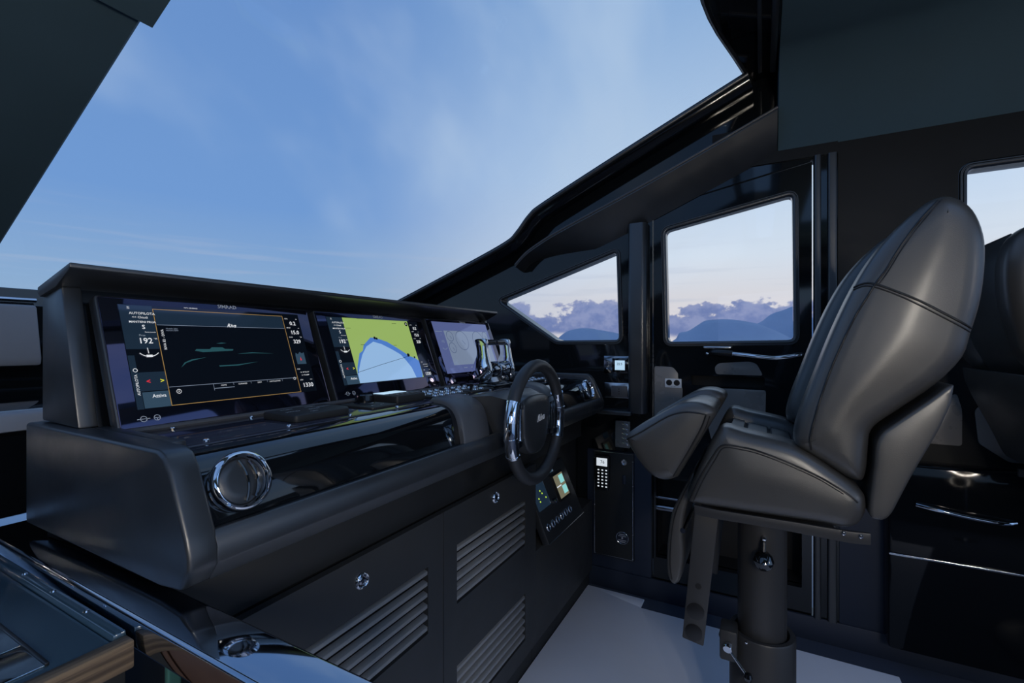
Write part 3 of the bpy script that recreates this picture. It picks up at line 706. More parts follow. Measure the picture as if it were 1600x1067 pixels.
def side_columns(t, xa, head, bright='ui_white'):
    """left autopilot column and right data column of the screens; xa is the left edge of the picture"""
    w = MB(); L = xa; c = L + .037
    tx(w, 'AUTOPILOTA', .0072, c + .001, .2335); tx(w, '<< Chiudi', .0066, L + .033, .2250); tx(w, 'MANTIENI PRUA', .0062, L + .036, .2150, off=.00012)
    tx(w, 'S', .0125, L + .036, .2040, off=.0003); tx(w, 'Rotta bussola', .0034, L + .046, .1935); tx(w, '192', .0165, L + .035, .1745, off=.0004)
    tx(w, '\u00b0M', .0050, L + .0525, .179); line(circ(L + .037, .163, .021, 14, 222, 318), .0013, .0202, w); line([(L + .0355, .1595), (L + .0362, .149)], .0012, .0202, w)
    rect(L + .0315, L + .0420, .1405, .1455, .0202, w)
    tx(w, 'Attiva', .0098, L + .040, .0605, off=.0002); tx(w, 'AUTOPILOTA', .0068, L + .0078, .085, rot=True); line(circ(L + .0085, .1145, .0034, 12), .0009, .0202, w, True)
    tx(w, '|||', .006, L + .016, .2455)
    R = L + .374
    for s_, sz, y in (('0.2', .0145, .2245), ('15.0', .0145, .1990), (head, .0145, .1735), ('1330', .0155, .0545)): tx(w, s_, sz, R, y, off=.0004)
    for s_, x, y in (('SOG', -.016, .2375), ('kn', .014, .2375), ('PROF', -.015, .2120), ('m', .014, .2120), ('COG', -.015, .1860), ('\u00b0M', .014, .1860), ('POS', -.016, .098), ('N  44\u00b002.634\u2032', .0, .0895), ('E  9\u00b054.889\u2032', .0, .0815), ('STD', -.015, .0690), ('hrs', .013, .0690)): tx(w, s_, .0045, R + x, y)
    w.build('screen_text', bright, t, None)
    tx(MB(), 'Prua', .0058, L + .031, .1865).build('dim_text', 'ui_dim', t, None)
    tx(MB(), '<', .0125, L + .0265, .0905, off=.0006).build('left_arrow', 'ui_red', t, None)
    tx(MB(), '>', .0125, L + .0500, .0905, off=.0006).build('right_arrow', 'ui_yellow', t, None)

# --- display one: autopilot page and yacht picture
t1 = display(.397, .862, 'leftmost touch display, large, autopilot page with a dark yacht picture')
rect(.429, .826, .037, .252, N0).build('screen_ground', 'ui_black', t1, None)
rect(.430, .4865, .158, .2515, N1_).build('menu_header', 'ui_navy', t1, None)
m_ = rect(.430, .441, .037, .145, N1_); rect(.441, .4865, .072, .110, N1_, m_); m_.build('menu_buttons', 'ui_navy', t1, None)
rect(.442, .4865, .038, .070, N1_).build('activate_button', 'ui_slate', t1, None)
rect(.489, .776, .2095, .2440, N1_).build('header_band', 'ui_navy', t1, None)
frame(.487, .7775, .0385, .2445, .0011, N3_).build('page_frame', 'ui_orange', t1, None)
side_columns(t1, .429, '329')
w = MB(); tx(w, 'Riva', .0125, .640, .2130, shear=.45, off=.0003)
tx(w, 'RIVA 82 - DIVA', .0068, .4965, .178, rot=True); tx(w, 'VISTA GENERALE', .0036, .560, .2515, .0203)
for s_, x in (('HOME', .594), ('COMANDI', .636), ('DATI', .676), ('NAVIGAZIONE', .715)): tx(w, s_, .0042, x, .0715)
line(circ(.5045, .066, .0042, 14), .0008, .0202, w, True); tx(w, 'A', .005, .5045, .066); line(circ(.769, .0745, .003, 12), .0008, .0202, w, True)
w.build('page_text', 'ui_white', t1, None)
w = line([(.489, .0765), (.776, .0765)], .0009, N2_); line([(.574, .066), (.616, .066)], .0012, N2_, w); line([(.573, .076), (.573, .062)], .0006, N2_, w)
for x in (.616, .656, .696, .735): line([(x, .0765), (x, .071)], .0006, N2_, w)
line([(.489, .2100), (.776, .2100)], .0007, N3_, w); tx(w, 'Modello 2021\nNumero 0247', .0040, .515, .2, .0202); w.build('page_rules', 'ui_line', t1, None)
yb = flat([z2(*p) for p in [(752, 430), (760, 420), (840, 420), (852, 409), (915, 409), (930, 418), (980, 419), (978, 428), (900, 433), (800, 438)]], N2_)
flat([z2(*p) for p in [(670, 530), (690, 500), (730, 482), (820, 468), (740, 488), (700, 503)]], N2_, yb)
flat([z2(*p) for p in [(895, 516), (1000, 510), (1130, 492), (1010, 516), (900, 523)]], N2_, yb)
flat([z2(*p) for p in [(1005, 447), (1090, 437), (1220, 444), (1100, 443)]], N2_, yb); flat([z2(*p) for p in [(878, 386), (910, 381), (940, 384), (905, 388)]], N2_, yb)
yb.build('yacht_picture', 'ui_teal', t1, None)
w = flat([(.7885, .135), (.7905, .143), (.7965, .139), (.803, .1455), (.809, .141), (.815, .1445), (.815, .112), (.7885, .112)], N1_); w.build('depth_inset', 'ui_slate', t1, None)
flat([(.7995, .122), (.8035, .122), (.8015, .132)], N2_).build('vessel_marker', 'ui_red', t1, None)

# --- display two: chart page
t2 = display(.882, .1 + 1.247, 'middle touch display with a green and blue coastal chart')
rect(.917, 1.314, .043, .252, N0).build('screen_ground', 'ui_black', t2, None)
rect(.918, .9745, .158, .2515, N1_).build('menu_header', 'ui_navy', t2, None)
m_ = rect(.918, .929, .043, .145, N1_); rect(.929, .9745, .072, .110, N1_, m_); m_.build('menu_buttons', 'ui_navy', t2, None)
rect(.930, .9745, .044, .070, N1_).build('activate_button', 'ui_slate', t2, None)
side_columns(t2, .917, '328')
mx0, mx1, ms0, ms1 = .9755, 1.263, .0445, .2515
def clampm(p): return (min(max(p[0], mx0), mx1), min(max(p[1], ms0), ms1))
rect(mx0, mx1, ms0, ms1, N1_).build('chart_land', 'map_green', t2, None)
flat([clampm(z3(*p)) for p in [(425, 640), (425, 590), (440, 490), (465, 470), (470, 430), (520, 375), (560, 378), (640, 405), (700, 440), (760, 478), (800, 505), (850, 525), (880, 540), (900, 640), (900, 662), (436, 712)]], N2_).build('chart_shallows', 'map_blue', t2, None)
flat([clampm(z3(*p)) for p in [(430, 640), (445, 560), (460, 500), (490, 440), (540, 405), (600, 422), (680, 462), (740, 497), (780, 540), (820, 590), (855, 662), (436, 712)]], N3_).build('chart_bay', 'map_pale', t2, None)
w = line([clampm(z3(*p)) for p in [(428, 628), (600, 570), (800, 508)]], .0011, .0201)
for (px_, py_, r) in ((795, 500, .0065), (840, 516, .004), (550, 378, .005), (565, 383, .004)): flat(circ(*z3(px_, py_), r, 9), .0200, w)
for a, b in (((340, 308), (375, 308)), ((450, 428), (478, 428)), ((690, 430), (710, 430)), ((420, 238), (465, 238)), ((675, 274), (705, 274))): line([clampm(z3(*a)), clampm(z3(*b))], .001, .0200, w)
flat(circ(1.252, .240, .0075, 16), .0200, w); w.build('chart_marks', 'map_ink', t2, None)
flat(circ(1.252, .240, .0025, 10), .0203).build('compass_mark', 'ui_white', t2, None)

# --- display three: engine gauges page
t3 = display(1.372, 1.828, 'rightmost touch display with pale grey engine gauges')
rect(1.402, 1.793, .047, .258, N0).build('screen_ground', 'ui_lilac', t3, None)
rect(1.461, 1.778, .078, .2215, N1_).build('gauge_panel', 'ui_panel', t3, None)
w = MB()
for (px_, py_, r) in ((1100, 362, .021), (1190, 392, .041), (1308, 392, .041), (1368, 362, .021), (1122, 445, .021)):
    x, s = z3(px_, py_)
    if x + r > 1.776: x = 1.776 - r
    w = line(circ(x, s, r, 28), .0022, N2_, None, True); line([(x, s), (x + r * .35, s - r * .4)], .0022, N2_, w); tx(w, '0', .007, x, s - r * .55); w.build('gauge_dial', 'ui_mid', t3, None)
w = MB(); line(circ(1.437, .163, .019, 14, 222, 318), .0018, N2_, w); tx(w, '192', .014, 1.435, .175); tx(w, 'S', .01, 1.437, .204)
for i in range(4): rect(1.52 + .05 * i, 1.545 + .05 * i, .064, .0665, N2_, w)
rect(1.408, 1.45, .2165, .2185, N2_, w); w.build('screen_text', 'ui_panel', t3, None)

# ================================================================== STEERING WHEEL
wc = Vector((1.30, .612, 1.006))
sw = thing('steering_wheel', 'black leather steering wheel with chrome grips on the console', 'steering wheel', (1.30, .64, 1.006))
def wp(a, r, y=0.0): return wc + Vector((math.cos(math.radians(a)) * r, y, math.sin(math.radians(a)) * r))
MB().tube([wp(a, .173) for a in range(0, 360, 6)], .0188, 14, True).build('rim', 'wheel_leather', sw, 60)
for s in (0, 180):
    g = MB().tube([wp(s + a, .173) for a in range(-25, 26, 5)], .0198, 16).build('chrome_grip', 'chrome', sw, 60)
    for a in (-25, -8, 8, 25):
        MB().tube([wp(s + a - .9, .173), wp(s + a + .9, .173)], .0212, 16).build('grip_collar', 'chrome', g, 60)
hub = [(-.105, .045), (-.098, .070), (-.055, .082), (0, .085), (.055, .082), (.098, .070), (.105, .045), (.098, -.02), (.075, -.072), (.035, -.096), (-.035, -.096), (-.075, -.072), (-.098, -.02)]
hubc = catmull([(a * .90, b) for a, b in hub], 3)
XZ = lambda y0: (lambda a, b, h: (wc.x + a, y0 + h, wc.z + b))
h_ = MB()
rings = []
for sc_, yy in ((.25, -.006), (.7, -.004), (.93, .0), (.98, .004), (1.0, .010), (1.0, .034), (.6, .045)):
    rings.append([(wc.x + a * sc_, .610 + yy, wc.z + b * sc_) for a, b in hubc])
h_.loft(rings).build('hub', 'satin_black', sw, 50)
MB().text('Riva', .031, (wc.x + .008, .6025, wc.z + .012), (1, 0, .08), (0, 0, 1), 'CENTER', .35, 0, .0008).build('hub_script', 'legend_white', sw, None)
for s in (-1, 1):
    for zz, sag in ((.048, .016), (-.040, -.008)):
        P = [wc + Vector((s * x, yy, zz + sag * math.sin((x - .06) / .11 * 2.0))) for x, yy in ((.06, .012), (.09, .004), (.115, -.002), (.14, -.004), (.165, -.002))]
        rings = [[p + Vector((0, -.004, .0085)), p + Vector((0, .004, .0085)), p + Vector((0, .004, -.0085)), p + Vector((0, -.004, -.0085))] for p in P]
        MB().loft(rings).build('spoke', 'chrome', sw, 40)
    for x in (.112, .132):
        MB().tube([wc + Vector((s * x, .0, .052)), wc + Vector((s * x, .0, -.040))], .005, 8).build('spoke_bar', 'chrome', sw)
MB().lathe([(.0, 0), (.055, 0), (.060, .02), (.060, .06), (0, .06)], (wc.x, .640, wc.z + .005), (0, 1, -.1), 28).build('column', 'satin_black', sw)

# ================================================================== THROTTLE
th = thing('engine_throttle', 'twin chrome throttle levers in front of the right display', 'throttle', (1.56, .92, 1.083))
MB().box(1.44, 1.70, .845, 1.0, 1.083, 1.096, .003).build('base_plate', 'gloss_black', th)
MB().loft([[(x, .925 + r * math.cos(a), 1.142 + r * math.sin(a)) for a in [2 * math.pi * i / 28 for i in range(28)]] for x, r in ((1.495, .030), (1.50, .034), (1.565, .034), (1.568, .031), (1.572, .031), (1.575, .034), (1.64, .034), (1.645, .030))]).build('barrel', 'dark_chrome', th, 40)
MB().extrude(rounded([(.893, 1.095), (.957, 1.095), (.945, 1.128), (.905, 1.128)], .006), lambda a, b, h: (h, a, b), 1.50, 1.64, .002).build('pedestal', 'dark_chrome', th)
lev = catmull([(.925, 1.099), (.955, 1.108), (.968, 1.137), (.958, 1.172), (.945, 1.205), (.950, 1.240), (.955, 1.258), (.935, 1.264), (.906, 1.260), (.902, 1.225), (.893, 1.180), (.882, 1.140), (.893, 1.109)], 4)
for k, (xa, xb) in enumerate(((1.475, 1.489), (1.651, 1.665))):
    l = MB().extrude(lev, lambda a, b, h: (h, a, b), xa, xb, .003).build('lever', 'chrome', th, 40)
    xi = (xb, 1.562) if k == 0 else (1.578, xa)
    MB().tube([(xi[0], .922, 1.250), (xi[1], .922, 1.250)], .011, 14).build('hand_grip', 'dark_chrome', l)
MB().box(1.665, 1.70, .90, .94, 1.096, 1.15, .003).build('side_block', 'satin_black', th)

# ================================================================== CONTROLS ON THE TRAY
ZT = 1.083
def pad(name, label, cat, poly, h, mt, bev=.004):
    c = Vector((sum(p[0] for p in poly) / len(poly), sum(p[1] for p in poly) / len(poly), ZT)); t = thing(name, label, cat, c)
    MB().extrude(rounded(poly, .008), lambda a, b, hh: (a, b, ZT + hh), 0, h, bev).build('body', mt, t); return t
def flat_text(t, items, z, mt='legend_white', name='legend'):
    w = MB()
    for s, sz, x, y in items: w.text(s, sz, (x, y, z), (1, 0, 0), (0, 1, 0), 'CENTER', 0, .0002)
    return w.build(name, mt, t, None)
t = pad('thruster_pad', 'black wedge control pad with white legends, nearest on the tray', 'control panel', [(.63, .845), (.77, .845), (.79, .87), (.79, .955), (.63, .955)], .016, 'soft_black')
flat_text(t, [('PORT', .012, .675, .935), ('STBD', .012, .735, .935), ('HOLD', .012, .665, .900), ('BOW', .012, .720, .900), ('STERN', .012, .755, .915), ('ON', .012, .695, .870)], ZT + .0164)
t = pad('autopilot_plate', 'small black plate with a low rotary knob beside the wedge pad', 'control panel', [(.845, .845), (.935, .845), (.935, .965), (.845, .965)], .006, 'soft_black', .0015)
MB().lathe([(0, .030), (.022, .030), (.025, .027), (.025, .008), (.028, .006), (0, .006)], (.905, .935, ZT), (0, 0, 1), 30).build('rotary_knob', 'gloss_black', t)
flat_text(t, [('A', .016, .875, .875), ('<', .012, .900, .870), ('>', .012, .918, .880)], ZT + .0064)
t = pad('remote_module', 'black raised module with a small blank screen and keys', 'control panel', [(.955, .865), (1.075, .865), (1.075, .975), (.955, .975)], .022, 'soft_black')
MB().box(.966, 1.06, .925, .968, ZT + .0215, ZT + .0230, .0005).build('module_screen', 'lcd_blue', t)
K = None
for i in range(5):
    for j in range(2):
        if K is None: K = MB().box(-.006, .006, -.006, .006, 0, .003, .001).build('key', 'satin_grey', t, local=True); o = K
        else: o = K.copy(); COL.objects.link(o)
        o.location = Vector((.972 + i * .021, .882 + j * .018, ZT + .0215)) - t.location
def buttons(label, xa, xb, ya, yb, nx, ny, skip=()):
    t = pad('button_panel', label, 'button panel', [(xa, ya), (xb, ya), (xb, yb), (xa, yb)], .007, 'soft_black', .0015); K = None
    for i in range(nx):
        for j in range(ny):
            if (i, j) in skip: continue
            if K is None:
                K = MB().lathe([(0, .0065), (.007, .006), (.0088, .003), (.0095, 0)], (0, 0, 0), (0, 0, 1), 16).build('push_button', 'steel', t, local=True); o = K
            else: o = K.copy(); COL.objects.link(o)
            o.location = Vector((xa + (xb - xa) * (i + .5) / nx, ya + (yb - ya) * (j + .5) / ny, ZT + .007)) - t.location
    return t
t = buttons('black plate with two rows of round chrome buttons beside the module', 1.095, 1.255, .835, .975, 5, 3)
t = buttons('black plate of chrome buttons and a toggle left of the throttle', 1.275, 1.42, .835, .975, 4, 3, ((3, 0), (0, 0)))
MB().tube([(1.305, .86, ZT + .006), (1.302, .855, ZT + .030)], [.0035, .006], 10).build('toggle', 'rubber', t)
t = buttons('black plate of chrome buttons to the right of the throttle', 1.72, 1.90, .835, .975, 5, 3)

# ================================================================== CABINETS UNDER THE CONSOLE
YC = .770
def lock(p, parent):
    r = MB().lathe([(.0125, -.001), (.0125, .004), (.0155, .006), (.0185, .004), (.0195, -.001)], p, (0, -1, 0), 30).build('lock_ring', 'chrome', parent, 60)
    MB().lathe([(0, .004), (.006, .0045), (.0095, .003), (.0115, .0), (.0115, -.001)], p, (0, -1, 0), 24).build('lock_button', 'dark_chrome', r, 60)
def cabinet(xa, xb, vents, lockp, label):
    t = thing('console_cabinet', label, 'cabinet', ((xa + xb) / 2, YC + .2, 0), 'cabinets under the console')
    MB().box(xa + .004, xb - .004, YC + .030, 1.22, .08, .784).build('carcass', 'deep_black', t)
    MB().box(xa, xb, YC + .018, 1.22, .0, .08).build('plinth', 'soft_black', t)
    fnY = lambda a, b, h: (a, h, b)
    d = MB().plate([(xa + .0015, .084), (xb - .0015, .084), (xb - .0015, .783), (xa + .0015, .783)], [[(v[0], v[2]), (v[1], v[2]), (v[1], v[3]), (v[0], v[3])] for v in vents], fnY, YC, YC + .018).build('door', 'cabinet_black', t, 30)
    for v in vents:
        n = v[4]; pitch = (v[3] - v[2]) / n; S = None
        for i in range(n):
            z = v[2] + pitch * (i + .5); hh = pitch * .22
            pr = [(YC + .0015, z - hh), (YC + .0015, z + hh * .5), (YC + .0165, z + hh * 1.1), (YC + .0165, z - hh * .4)]
            if S is None:
                S = MB().prism(pr, v[0] + .001, v[1] - .001, .0008).build('louver_slat', 'slat_grey', d); S0 = z; o = S
            else: o = S.copy(); COL.objects.link(o); o.location = (0, 0, z - S0)
        MB().box(v[0] - .003, v[1] + .003, YC + .022, YC + .029, v[2] - .003, v[3] + .003).build('vent_liner', 'deep_black', d)
    lock(Vector((lockp[0], YC, lockp[1])), d)
    return t
cabinet(.405, 1.033, [(.52, .967, .487, .662, 6)], (.737, .730), 'left black cabinet under the console with one louvred vent')
cabinet(1.033, 1.625, [(1.097, 1.535, .500, .670, 6), (1.097, 1.535, .150, .322, 6)], (1.315, .742), 'middle black cabinet with two louvred vents below the wheel')
t = thing('corner_cabinet', 'plain black cabinet filling the corner by the starboard wall', 'cabinet', (1.97, 1.0, 0))
MB().box(1.628, 2.305, YC + .018, 1.22, 0, .08).build('plinth', 'soft_black', t)
MB().box(1.628, 2.305, YC + .002, 1.22, .08, .44, .002).build('front_panel', 'cabinet_black', t)
MB().box(1.628, 2.305, .86, 1.22, .44, .785, .002).build('knee_panel', 'soft_black', t)
# sloping switch panel over it
sw_ = thing('switch_panel', 'sloping black switch panel with screens and round buttons in the corner', 'switch panel', (1.87, .78, .44))
A0 = Vector((1.675, .735, .455)); SU2 = Vector((0, .11, .245)).normalized(); SN2 = Vector((0, -.245, .11)).normalized(); HL = .27
def q2(x, s, n=0.0): return Vector((x, A0.y, A0.z)) + SU2 * s + SN2 * n
f2 = lambda a, b, h: q2(a, b, h)
MB().extrude(rounded([(1.675, 0), (2.07, 0), (2.07, HL), (1.675, HL)], .004), f2, -.03, 0, .002).build('panel', 'satin_black', sw_)
MB().tube([q2(1.675, 0, .001), q2(2.07, 0, .001)], .0018, 6).build('edge_strip', 'steel', sw_)
K = None
for i in range(6):
    c = q2(1.715 + i * .047, .055)
    kb = MB().lathe([(.0085, .001), (.0105, .005), (.0135, .006), (.016, .004), (.0165, 0)], c, SN2, 20).build('push_button', 'steel', sw_, 60)
    MB().lathe([(0, .004), (.008, .003), (.0088, 0)], c, SN2, 16).build('button_cap', 'rubber', kb)
o = MB().extrude(rounded([(1.69, .125), (1.80, .125), (1.80, .245), (1.69, .245)], .004), f2, 0, .006, .001).build('alarm_screen', 'ui_navy', sw_)
for (a, b) in ((1.765, .185), (1.775, .172), (1.795, .150), (1.735, .160), (1.738, .147)): MB().lathe([(0, .003), (.003, .002), (.0035, 0)], q2(a - .02, b + .01, .006), SN2, 8).build('indicator', 'led_green', o)
MB().lathe([(0, .02), (.010, .018), (.012, .010), (.012, 0)], q2(1.835, .125), SN2, 18).build('rotary_knob', 'dark_chrome', sw_)
o = MB().extrude(rounded([(1.885, .105), (2.005, .105), (2.005, .225), (1.885, .225)], .004), f2, 0, .008, .001).build('monitor_bezel', 'rubber', sw_)
def r2(xa, xb, sa, sb, n): return MB().add([q2(xa, sa, n), q2(xb, sa, n), q2(xb, sb, n), q2(xa, sb, n)], [(0, 1, 2, 3)])
r2(1.895, 1.995, .115, .215, .0085).build('monitor_screen', 'lcd_khaki', o, None)
m_ = r2(1.945, 1.99, .172, .208, .0090); m_.add([q2(1.945, .125, .009), q2(1.99, .125, .009), q2(1.99, .160, .009), q2(1.945, .160, .009)], [(0, 1, 2, 3)]); m_.build('monitor_tile', 'lcd_cyan', o, None)
r2(1.897, 1.945, .163, .168, .0090).build('monitor_rule', 'lcd_white', o, None)
MB().extrude(rounded([(1.84, .235), (1.93, .235), (1.93, .268), (1.84, .268)], .003), f2, 0, .004, .001).build('small_screen', 'ui_slate', sw_)

# ================================================================== FITTINGS ON THE STARBOARD WALL
def wall_plate(name, label, cat, y0, y1, z0, z1, mt, d=.008, x=WX):
    t = thing(name, label, cat, (x - d / 2, (y0 + y1) / 2, z0))
    MB().extrude(rounded([(y0, z0), (y1, z0), (y1, z1), (y0, z1)], .004), lambda a, b, h: (h, a, b), x - d, x, .0015).build('plate', mt, t); return t
wx = lambda mb, y0, y1, z0, z1, xa, xb, bev=.001: mb.box(xa, xb, y0, y1, z0, z1, bev)
t = wall_plate('thermostat', 'chrome thermostat plate with a small lit display by the window', 'thermostat', .577, .712, 1.095, 1.182, 'dark_chrome')
wx(MB(), .585, .665, 1.100, 1.172, WX - .022, WX - .008, .003).build('housing', 'gloss_black', t)
wx(MB(), .600, .650, 1.112, 1.160, WX - .0235, WX - .022, .0005).build('lit_display', 'lcd_blue', t)
MB().text('22.5', .016, (WX - .0238, .626, 1.142), (0, -1, 0), (0, 0, 1), 'CENTER', 0, .0004).build('reading', 'map_ink', t, None)
MB().lathe([(0, .004), (.004, .003), (.005, 0)], (WX - .008, .695, 1.115), (-1, 0, 0), 12).build('stud', 'chrome', t)
t = wall_plate('wall_socket', 'grey power socket plate below the thermostat', 'socket', .573, .709, .969, 1.046, 'steel')
wx(MB(), .590, .672, .976, 1.032, WX - .013, WX - .008, .002).build('socket_body', 'satin_grey', t)
for z in (.992, 1.004, 1.016): MB().lathe([(0, .001), (.003, .001), (.003, 0)], (WX - .013, .632, z), (-1, 0, 0), 10).build('pin_hole', 'deep_black', t)
t = wall_plate('usb_socket', 'small white twin charging socket on the door edge', 'socket', .335, .411, 1.034, 1.077, 'white_paint', .008, WX + .002)
for y in (.391, .356):
    MB().lathe([(.0125, .002), (.014, .002), (.014, 0), (.0, 0), (.0, .001), (.012, .001)], (WX - .006, y, 1.058), (-1, 0, 0), 18).build('socket_hole', 'rubber', t)
MB().text('12V USB', .006, (WX - .0063, .373, 1.0395), (0, -1, 0), (0, 0, 1), 'CENTER').build('legend', 'map_ink', t, None)
# panel with the handset
t = thing('service_panel', 'black wall panel with screws, round badge and ring switch in the corner', 'panel', (WX - .01, .66, .165))
MB().box(WX - .020, WX - .006, .556, .762, .165, .700, .003).build('plate', 'soft_black', t)
e_ = MB(); e_.tube([(WX - .0205, .561, .172), (WX - .0205, .561, .650)], .0012, 6).tube([(WX - .0205, .757, .172), (WX - .0205, .757, .695)], .0010, 6).tube([(WX - .0205, .757, .695), (WX - .0205, .561, .695)], .0010, 6).tube([(WX - .0205, .757, .172), (WX - .0205, .561, .172)], .0010, 6); e_.build('edge_strip', 'steel', t)
S = None
for y in (.561, .757):
    for z in (.180, .300, .42, .54, .66):
        if S is None: S = MB().lathe([(0, .003), (.0025, .0025), (.0035, 0)], (0, 0, 0), (-1, 0, 0), 10).build('panel_screw', 'chrome', t, local=True); o = S
        else: o = S.copy(); COL.objects.link(o)
        o.location = Vector((WX - .020, y, z)) - t.location
MB().lathe([(.0085, .001), (.0095, .005), (.0145, .005), (.016, 0)], (WX - .020, .603, .653), (-1, 0, 0), 24).build('ring_switch', 'chrome', t, 60)
wx(MB(), .594, .612, .545, .590, WX - .028, WX - .020, .003).build('socket_cover', 'base_blue', t)
b = MB().lathe([(0, .002), (.030, .002), (.032, 0)], (WX - .020, .613, .275), (-1, 0, 0), 30).build('round_badge', 'base_blue', t)
MB().tube([(WX - .0222, .613 + .030 * math.cos(a), .275 + .030 * math.sin(a)) for a in [2 * math.pi * i / 36 for i in range(36)]], .0013, 6, True).build('badge_rim', 'steel', b)
w = MB(); w.lathe([(0, .003), (.004, .003), (.004, 0)], (WX - .022, .613, .275), (-1, 0, 0), 12)
for z, l in ((.292, .030), (.284, .040), (.263, .040), (.255, .030)): wx(w, .613 - l / 2, .613 + l / 2, z - .0012, z + .0012, WX - .0226, WX - .0218, 0)
w.build('badge_print', 'legend_white', b, None)
hs = thing('radio_handset', 'black radio handset with lit screen and keypad on the service panel', 'handset', (WX - .035, .71, .505))
MB().extrude(rounded([(.676, .505), (.738, .505), (.745, .60), (.745, .682), (.673, .682), (.673, .60)], .012), lambda a, b, h: (h, a, b), WX - .048, WX - .021, .005).build('body', 'rubber', hs)
wx(MB(), .682, .737, .628, .668, WX - .0495, WX - .0475, .0006).build('lit_screen', 'lcd_white', hs)
MB().text('76', .022, (WX - .0500, .706, .648), (0, -1, 0), (0, 0, 1), 'CENTER', 0, .0003).build('channel_number', 'map_ink', hs, None)
S = None
for i in range(3):
    for j in range(6):
        if S is None: S = MB().box(-.001, .0, -.0045, .0045, -.003, .003, .0005).build('key', 'lcd_white', hs, local=True); o = S
        else: o = S.copy(); COL.objects.link(o)
        o.location = Vector((WX - .048, .727 - i * .020, .608 - j * .0165)) - hs.location
# louvred grille below the ledge
t = wall_plate('wall_grille', 'small grey louvred grille on the wall under the ledge', 'grille', .578, .652, .723, .856, 'beige_grille_reflection', .010)
S = None
for i in range(5):
    if S is None: S = MB().extrude([(.586, .84), (.618, .852), (.618, .842), (.586, .830)], lambda a, b, h: (h, a, b), WX - .014, WX - .009, .001).build('grille_slat', 'steel', t); o = S
    else: o = S.copy(); COL.objects.link(o); o.location = (0, 0, -.024 * i)
for nm, lb, pts, xw in (('painted_reflection', 'taupe painted reflection around the twin charging socket', [(.344, .72), (.462, .72), (.462, 1.135), (.375, 1.132), (.350, 1.10), (.352, 1.08), (.330, 1.03), (.335, .93)], WX + .004),
                        ('painted_reflection', 'taupe painted reflection below the door handle, under the slot', [(-.012, .80), (.205, .80), (.235, .93), (.235, 1.04), (-.016, 1.04)], WX + .004),
                        ('painted_reflection', 'small taupe painted reflection between the door handle and the slot', [(-.005, 1.104), (.185, 1.104), (.192, 1.135), (.175, 1.155), (.05, 1.165), (.02, 1.155)], WX + .004),
                        ('painted_reflection', 'narrow taupe painted reflection on the wall behind the seat back', [(-.655, .865), (-.555, .865), (-.58, 1.02), (-.64, 1.06), (-.655, 1.0)], WX),
                        ('painted_reflection', 'wide taupe painted reflection on the wall at the right frame edge', [(-1.2, .82), (-.78, .82), (-.70, .88), (-.69, 1.0), (-.73, 1.05), (-1.2, 1.05)], WX)):
    tag(recentre(MB().extrude(rounded(pts, .012), lambda a, b, h: (h, a, b), xw - .011 if xw == WX else xw - .004, xw - .005 if xw == WX else xw + .001, .001).build(nm, 'beige_grille_reflection')), lb, 'panel', 'painted wall reflections')  # thin taupe plates standing in for reflections in the gloss door and wall
# door latch rail
t = thing('door_grab_handle', 'chrome lever handle with black grip under the door window', 'door handle', (2.28, .09, 1.19))
hp_ = [(2.318, .20, 1.206), (2.285, .195, 1.205), (2.272, .16, 1.203), (2.270, .115, 1.200)]
MB().tube(catmull(hp_, 4, False), .0135, 12).build('black_grip', 'rubber', t)
MB().tube(catmull([(2.270, .115, 1.200), (2.269, .04, 1.192), (2.268, -.04, 1.184), (2.270, -.10, 1.190), (2.280, -.14, 1.198), (2.315, -.15, 1.200)], 5, False), .0085, 12).build('chrome_lever', 'chrome', t)
MB().box(2.28, WX + .004, .12, .235, 1.222, 1.232, .003).build('latch_plate', 'steel', t)
MB().lathe([(0, .012), (.006, .011), (.009, .006), (.009, 0)], (WX + .004, .222, 1.198), (-1, 0, 0), 16).build('bolt', 'chrome', t)
# aft rails, catch and low drawer front
t = thing('side_grab_rail', 'chrome grab rail under the window behind the helm seat', 'rail', (2.29, -.80, 1.20))
MB().tube(catmull([(WX, -.60, 1.215), (2.288, -.62, 1.215), (2.285, -.80, 1.210), (2.288, -1.18, 1.215), (WX, -1.2, 1.215)], 6, False), .009, 12).build('rail_tube', 'chrome', t)
MB().tube([(2.30, -.60, 1.245), (2.30, -1.3, 1.245)], .004, 8).build('sill_strip', 'steel', t)
t = thing('window_catch', 'dark bracket on the gloss wall below the grab rail', 'bracket', (2.30, -.77, 1.02))
MB().box(2.285, WX, -.80, -.735, 1.078, 1.092, .003).build('bracket_top', 'dark_chrome', t)
MB().box(2.30, WX, -.785, -.755, 1.02, 1.078, .004).build('bracket_leg', 'gloss_black', t)
t = thing('side_locker', 'low gloss black locker with chrome trim beside the aft seat', 'locker', (2.25, -.9, 0))
MB().box(2.21, WX - .014, -1.6, -.42, .10, .80, .012).build('locker_body', 'locker_black', t)
MB().tube(catmull([(2.205, -.50, .655), (2.18, -.56, .650), (2.175, -.64, .640), (2.18, -.72, .634), (2.205, -.76, .634)], 5, False), .008, 12).build('locker_handle', 'chrome', t)
MB().box(2.203, 2.212, -1.6, -.42, .455, .463, .002).build('locker_trim', 'steel', t)

